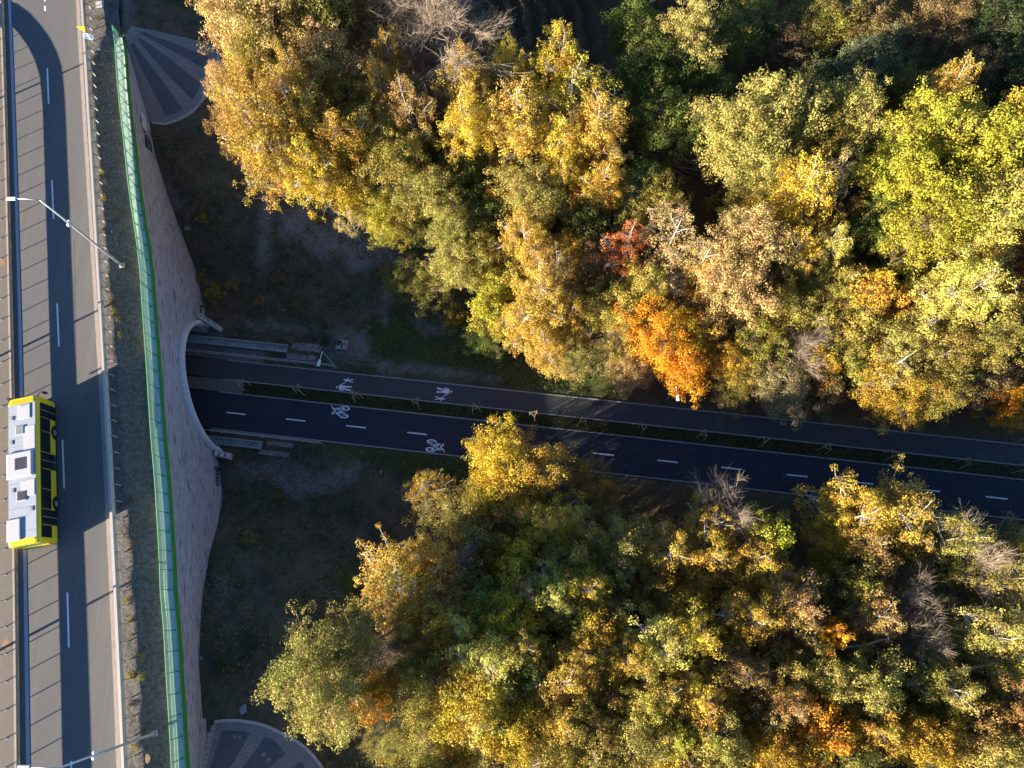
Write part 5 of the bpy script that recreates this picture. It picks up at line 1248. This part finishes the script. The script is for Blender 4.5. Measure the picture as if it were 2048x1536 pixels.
# exposed leaning birch trunks and fallen branches
def log(p0, p1, r0_, m, name, label, cat='fallen trunk', h0=1.0, h1=3.0, twigs=0):
    a = hit(*p0); b_ = hit(*p1); A = Vector((a[0], a[1], a[2]+h0)); B_v = Vector((b_[0], b_[1], b_[2]+h1)); mid = A.lerp(B_v, .5)+Vector((.15, -.2, .25)); q = [A, A.lerp(mid, .5), mid, mid.lerp(B_v, .5), B_v]
    mb = MB(); mb.tube(q, [r0_, r0_*.9, r0_*.75, r0_*.6, r0_*.35], 7); o = mb.build(name, m, smooth=True); tag(o, label, cat)
    if twigs:
        tb = MB()
        for _ in range(twigs):
            t = random.uniform(.3, 1); s0 = A.lerp(B_v, t); d = (B_v-A).normalized()+Vector((random.gauss(0, .5), random.gauss(0, .5), random.gauss(0, .3))); tb.tube([s0, s0+d*random.uniform(.5, 1.4), s0+d*random.uniform(1.5, 2.2)+Vector((0, 0, .2))], [.03, .02, .006], 4, cap=False)
        tb.build('twigs', m, o)
log((1600, 1290), (1700, 1262), .13, M['birch'], 'leaning_birch', 'white leaning birch trunk with orange leaves at its upper end', h0=5, h1=8)
log((1730, 1270), (1785, 1252), .12, M['birch'], 'leaning_birch', 'short white birch trunk right of the orange leaves', h0=5, h1=8)
log((1700, 1312), (1760, 1302), .12, M['birch'], 'leaning_birch', 'short white birch trunk below the leafless crown, in the dark gap', h0=4, h1=6)
log((1750, 1340), (1880, 1308), .15, M['birch'], 'leaning_birch', 'longest white birch trunk lying across the dark gap, lower right', h0=4, h1=8)
log((1930, 1386), (1990, 1380), .14, M['birch'], 'leaning_birch', 'white birch trunk near the right edge in the dark gap', h0=3, h1=5)
log((1650, 1100), (1712, 1066), .13, M['birch'], 'leaning_birch', 'white birch trunk under the large golden brown birch', h0=5, h1=9)
log((1780, 1115), (1812, 1098), .13, M['birch'], 'leaning_birch', 'short bright birch trunk right of the large golden brown birch', h0=6, h1=9)
log((1195, 1140), (1228, 1108), .15, M['birch'], 'leaning_birch', 'crooked white birch trunk in the centre of the lower wood', h0=6, h1=9)
log((1100, 1222), (1130, 1200), .16, M['birch'], 'leaning_birch', 'thick white birch trunk stub left of the ochre crown', h0=6, h1=8)
log((845, 1192), (862, 1160), .12, M['birch'], 'leaning_birch', 'short white trunk fork in the golden front birch', h0=7, h1=9)
log((1310, 330), (1400, 350), .10, M['barkpale'], 'fallen_branch', 'pile of pale fallen branches in the dark gap of the upper wood', 'branch', .3, .8, 14)
log((905, 520), (835, 475), .07, M['barkpale'], 'fallen_branch', 'bare forked branch reaching out over the clearing', 'branch', 2.5, 2.2, 8)
log((900, 500), (820, 545), .05, M['barkpale'], 'fallen_branch', 'thin bare branch below the forked one over the clearing', 'branch', 1.5, .8, 6)
log((830, 200), (905, 225), .10, M['barkpale'], 'fallen_branch', 'heap of grey fallen branches under the leafless trees', 'branch', .3, .6, 16)
log((1100, 1430), (1040, 1425), .12, M['bark'], 'fallen_branch', 'brown fallen log at the bottom right of the golden crowns', 'branch', 3, 3.2, 2)

# young trees held by three stakes in the grass strip
def stakes(px, py, label, leafy, ang):
    x, y = G(px, py, 0); u, v = toUV(x, y); v = min(max(v, 15.95), 16.3); x, y = UV(u, v); c = empty('staked_sapling', (x, y, 0), label, 'sapling'); q = []
    for k in range(3):
        a = ang+2*pi*k/3; q.append((x+.36*cos(a), y+.36*sin(a)))
        mb = MB(); mb.tube([(q[-1][0]+.10*cos(a), q[-1][1]+.10*sin(a), -.1), (*q[-1], 1.75)], .038, 6); mb.build('stake', M['wood'], c)
    for k in range(3):
        a, b = q[k], q[(k+1) % 3]; mb = MB(); mb.tube([(*a, 1.68), (*b, 1.68)], .028, 4); mb.build('crossbar', M['wood'], c)
    mb = MB(); mb.tube([(x, y, 0), (x+.03, y, 1.3), (x+.05, y+.04, 2.4)], [.022, .016, .006], 5)
    for k in range(9):
        a = random.uniform(0, 6.28); z = random.uniform(1.3, 2.2); mb.tube([(x+.03, y, z), (x+.03+.35*cos(a), y+.35*sin(a), z+.3)], [.008, .003], 3, cap=False)
    mb.build('stem', M['bark'], c)
    if leafy:
        n = leafy; cen = np.stack([x+RNG.normal(0, .28, n), y+RNG.normal(0, .28, n), RNG.uniform(1.3, 2.6, n)], 1); me = leaf_mesh('crown', cen, RNG.normal(size=(n, 3)), .12, M['leaf'], np.zeros(n, int))
        o = bpy.data.objects.new('crown', me); C.objects.link(o); o.parent = c; o.matrix_parent_inverse = c.matrix_basis.inverted(); o.color = (*COL['green'], 1)
SP = [(493, 771, 0, 'leafless staked sapling nearest the tunnel paving'), (604, 783, 0, 'staked sapling second from the tunnel'), (717, 796, 90, 'leafy staked sapling third from the tunnel, beside the pedestrian symbol'), (837, 809, 0, 'staked sapling between the two bicycle symbols\' columns'), (953, 820, 60, 'leafy staked sapling left of the big yellow tree\'s tip'), (1068, 834, 0, 'staked sapling just above the big yellow tree'), (1163, 848, 0, 'staked sapling right of the big yellow tree'), (1283, 860, 0, 'staked sapling under the pale willowy tree'), (1400, 874, 15, 'staked sapling below the dull red small tree'), (1521, 886, 0, 'staked sapling below the grey olive round tree'), (1643, 900, 0, 'staked sapling above the leaning amber birch, left'), (1772, 914, 0, 'staked sapling above the large golden brown birch'), (1915, 925, 70, 'leafy staked sapling second from the right edge'), (2030, 941, 0, 'sunlit staked sapling at the right edge')]
for i, (a, b, lf, lab) in enumerate(SP): stakes(a, b, lab, lf, .4+.9*i)

# ------------------------------------------------------------------ person on the hatch slab
hx, hy = G(684.5, 690, 0); hz = T(hx, hy)+.05; ha = atan2(U[1], U[0])
hb = empty('access_slab', (hx, hy, hz), 'pale square concrete hatch in the ground, a person standing on it', 'slab')
mb = MB(); mb.box((hx, hy, hz+.02), (1.16, .98, .16), ha, bev=.03); mb.build('frame', M['concl'], hb)
mb = MB(); mb.box((hx, hy, hz+.105), (.90, .72, .02), ha); mb.build('lid', M['conc'], hb)
def skin(name, verts, edges, radii, m, parent, sub=2, root=0):
    me = bpy.data.meshes.new(name); me.from_pydata([tuple(v) for v in verts], edges, []); o = bpy.data.objects.new(name, me); C.objects.link(o); me.materials.append(m)
    sk = o.modifiers.new('skin', 'SKIN'); ss = o.modifiers.new('sub', 'SUBSURF'); ss.levels = sub; ss.render_levels = sub
    for i, rr_ in enumerate(radii): me.skin_vertices[0].data[i].radius = rr_ if isinstance(rr_, tuple) else (rr_, rr_)
    me.skin_vertices[0].data[root].use_root = True; o.parent = parent; o.matrix_parent_inverse = parent.matrix_basis.inverted(); return o
fz = hz+.115; px0, py0 = G(683, 692, fz)
per = empty('person', (px0, py0, fz), 'person in black clothes and white shoes standing on the concrete hatch', 'person')
f = Vector((.15, -1, 0)).normalized(); s_ = Vector((f.y, -f.x, 0))*-1
def pp(a, b, c): return (px0+s_.x*a+f.x*b, py0+s_.y*a+f.y*b, fz+c)
V = [pp(0, -.12, .95), pp(0, -.10, 1.12), pp(0, -.06, 1.32), pp(0, -.02, 1.46), pp(0, .01, 1.54),
     pp(.10, -.10, .88), pp(.16, -.02, .50), pp(.18, -.06, .09), pp(-.10, -.10, .88), pp(-.16, -.02, .50), pp(-.18, -.06, .09),
     pp(.19, -.04, 1.41), pp(.27, .02, 1.16), pp(.20, .20, .98), pp(-.19, -.04, 1.41), pp(-.27, .02, 1.16), pp(-.18, .20, 1.0)]
E_ = [(0, 1), (1, 2), (2, 3), (3, 4), (0, 5), (5, 6), (6, 7), (0, 8), (8, 9), (9, 10), (3, 11), (11, 12), (12, 13), (3, 14), (14, 15), (15, 16)]
rad_ = [(.15, .12), (.14, .11), (.16, .12), (.10, .08), (.055, .055), .095, .07, .05, .095, .07, .05, .07, .052, .042, .07, .052, .042]
skin('body', V, E_, rad_, M['cloth'], per)
skin('head', [pp(0, .01, 1.50), pp(0, .02, 1.60), pp(0, .035, 1.70)], [(0, 1), (1, 2)], [.05, .085, .075], M['skin'], per)
skin('hair', [pp(0, -.02, 1.66), pp(0, -.01, 1.75)], [(0, 1)], [.088, .07], M['hair'], per)
for sg_ in (1, -1):
    mb = MB(); c = pp(sg_*.19, .03, .05); mb.box(c, (.10, .27, .10), atan2(f.y, f.x)-pi/2+sg_*.25, bev=.03); mb.build('shoe', M['shoe'], per)
    hb_ = pp(sg_*.19, .21, .96); skin('hand', [hb_, pp(sg_*.17, .28, .93), pp(sg_*.15, .33, .91), pp(sg_*.155, .34, .935), pp(sg_*.19, .34, .92), pp(sg_*.21, .33, .92), pp(sg_*.12, .29, .95)], [(0, 1), (1, 2), (1, 3), (1, 4), (1, 5), (0, 6)], [.028, .032, .011, .011, .011, .010, .012], M['skin'], per, 1)

# small round drain cover in the lawn and scraps of litter on the slopes
x, y, z = hit(762, 945); mb = MB(); mb.disc((x, y, z+.02), .30, .10, 20); o = mb.build('drain_cover', M['iron']); tag(o, 'small dark round drain with a pale centre in the grass below the path', 'drain cover'); mb = MB(); mb.disc((x+.05, y+.04, z+.125), .09, .02, 12); mb.build('pale_centre', M['lumi'], o)
M['bag'] = mat('crumpled_plastic', (.22, .27, .30), .5, .3, 6)
def scrap(px, py, r_, lab, zs=.12):
    x, y, z = hit(px, py); bm = bmesh.new(); bmesh.ops.create_icosphere(bm, subdivisions=2, radius=r_)
    for v in bm.verts: v.co *= 1+random.uniform(-.4, .4); v.co.z *= zs/r_*.8
    me = bpy.data.meshes.new('plastic_scrap'); bm.to_mesh(me); bm.free(); me.materials.append(M['bag']); o = bpy.data.objects.new('plastic_scrap', me); C.objects.link(o); o.location = (x, y, z+.08); o.rotation_euler = (0, 0, random.random()*6); tag(o, lab, 'litter')
scrap(487, 1418, .30, 'pale plastic scrap above the lower paved cone'); scrap(376, 456, .28, 'pale plastic scrap by the wall foot on the upper slope'); scrap(402, 1317, .14, 'tiny white scrap at the wall foot on the lower slope'); scrap(569, 622, .16, 'small bluish scrap on the dark slope above the tunnel mouth'); scrap(481, 395, .12, 'small bluish scrap beside the worn track'); scrap(425, 1338, .15, 'small pale scrap on the lower slope near the wall')

# ------------------------------------------------------------------ ground cover nobody could count
def scatter(name, n, region, hgt, size, colr, m, label, cat, up=.2, flat=False, zf=None):
    x = RNG.uniform(region[0], region[1], n); y = RNG.uniform(region[2], region[3], n); ok = region[4](x, y); x, y = x[ok], y[ok]
    z = zf(x, y) if zf else ground_h(x, y); nn_ = len(x); off = RNG.random(nn_)*hgt
    me = leaf_mesh(name, np.stack([x, y, z+off+.01], 1), np.zeros((nn_, 3)), size, m, (RNG.random(nn_)*50).astype(int), .6, up)
    o = bpy.data.objects.new(name, me); C.objects.link(o); o.color = (*colr, 1); tag(o, label, cat, kind='stuff'); return o
def vv(x, y): return x*N[0]+y*N[1]
def off_path(x, y): v = vv(x, y); return (x > np.interp(y, _wy, _wx)+.3) & ((v < 11.5) | (v > 19.0))
def far_cone(x, y): return (np.hypot(x-AN[0], y-AN[1]) > 9.3) & (np.hypot(x-AS[0], y-AS[1]) > 9.5)
def clumpy(s, k, th): return lambda x, y: off_path(x, y) & far_cone(x, y) & (vnoise(x, y, s, k)+.6*vnoise(x, y, s*2.7, k+3)+.5*vnoise(x, y, s*7, k+5)+RNG.normal(0, .45, x.shape) > th)
scatter('rough_grass', 190000, (-42, 4, -16, 62, clumpy(.55, 2, .15)), .24, .19, (.12, .125, .055), M['leaf'], 'dark rough grass and weeds on the shaded slopes', 'grass')
scatter('dry_weeds', 110000, (-42, 8, -16, 62, clumpy(.8, 7, .45)), .42, .18, (.30, .23, .12), M['leaf'], 'dry brown weeds on the shaded slopes', 'weeds')
def lit(x, y): u = x*U[0]+y*U[1]; v = vv(x, y); return (x > np.interp(y, _wy, _wx)+1) & far_cone(x, y) & (RNG.random(x.shape) < np.clip((u+28)/50, .02, 1)*np.where((v > 11.8) & (v < 18.8) & ~((v > 15.4) & (v < 16.8)), .40, 1))
scatter('fallen_leaves', 90000, (-30, 56, -16, 62, lit), .02, .11, (.30, .16, .04), M['leaf'], 'fallen yellow and brown leaves on the ground and paths', 'leaves', up=2.5, zf=lambda x, y: np.maximum(ground_h(x, y)+.02, np.where((vv(x, y) > 11.7) & (vv(x, y) < 18.8), .05, -9)))
scatter('strip_grass_blades', 30000, (-30, 58, 5, 24, lambda x, y: (vv(x, y) > 15.55) & (vv(x, y) < 16.68) & (x*U[0]+y*U[1] > -30.6)), .12, .12, (.035, .05, .014), M['leaf'], 'short grass in the strip between the two paths', 'grass', zf=lambda x, y: np.full(x.shape, .03))
def vg(x, y): a = np.array([GR(t) for t in np.linspace(-16, 70, 87)]); g_ = np.interp(y, np.linspace(-16, 70, 87), a); return (x > g_+.5) & (x < g_+3.6) & (vnoise(x, y, 1.3, 4)+.6*vnoise(x, y, 4, 1)+RNG.normal(0, .3, x.shape) > .35) & (x < np.interp(y, _wy, _wx)-1.3)
vbv = scatter('verge_weeds', 34000, (-54, -24, -16, 70, vg), .10, .10, (.12, .095, .035), M['leaf'], 'sparse low weeds growing in the gravel verge', 'weeds', zf=lambda x, y: np.full(x.shape, ZR-.02)-np.clip(x-np.interp(y, np.linspace(-16, 70, 87), [GR(t)+1.3 for t in np.linspace(-16, 70, 87)]), 0, 3)*.28)

def vg2(x, y): g_ = np.interp(y, np.linspace(-16, 70, 87), [GR(t) for t in np.linspace(-16, 70, 87)]); return (x > g_+1.35+.2*np.sin(y*1.7)) & (x < np.interp(y, _wy, _wx)-1.1) & (vnoise(x, y, .9, 9)+RNG.normal(0, .5, x.shape) > -.45) & (y < 52)
scatter('slope_grass', 36000, (-54, -24, -16, 52, vg2), .10, .11, (.075, .080, .045), M['leaf'], 'dark grass on the shaded slope between the gravel verge and the green railing', 'grass', zf=lambda x, y: np.full(x.shape, ZR-.0)-np.clip(x-np.interp(y, np.linspace(-16, 70, 87), [GR(t)+1.35 for t in np.linspace(-16, 70, 87)]), 0, 3)*.42)

def scrub(s0, k, th):
    def f(x, y):
        q = vnoise(x, y, s0, k)*.6+vnoise(x, y, s0*3.1, k+2)*.8+vnoise(x, y, s0*8, k+4)*.5
        return off_path(x, y) & far_cone(x, y) & (q+RNG.normal(0, .12, x.shape) > th) & (x*U[0]+y*U[1] < 2)
    return f
scatter('olive_scrub', 110000, (-42, 4, -16, 62, scrub(.7, 21, .62)), .55, .17, (.20, .20, .06), M['leaf'], 'low olive scrub in patches on the slopes by the tunnel mouth', 'scrub')
scatter('brown_scrub', 110000, (-42, 4, -16, 62, scrub(.6, 33, .62)), .60, .17, (.28, .17, .07), M['leaf'], 'low brown scrub in patches on the slopes by the tunnel mouth', 'scrub')
scatter('green_scrub', 80000, (-42, 4, -16, 62, scrub(.5, 47, .70)), .40, .15, (.09, .15, .04), M['leaf'], 'dark green low growth in patches on the slopes by the tunnel mouth', 'scrub')
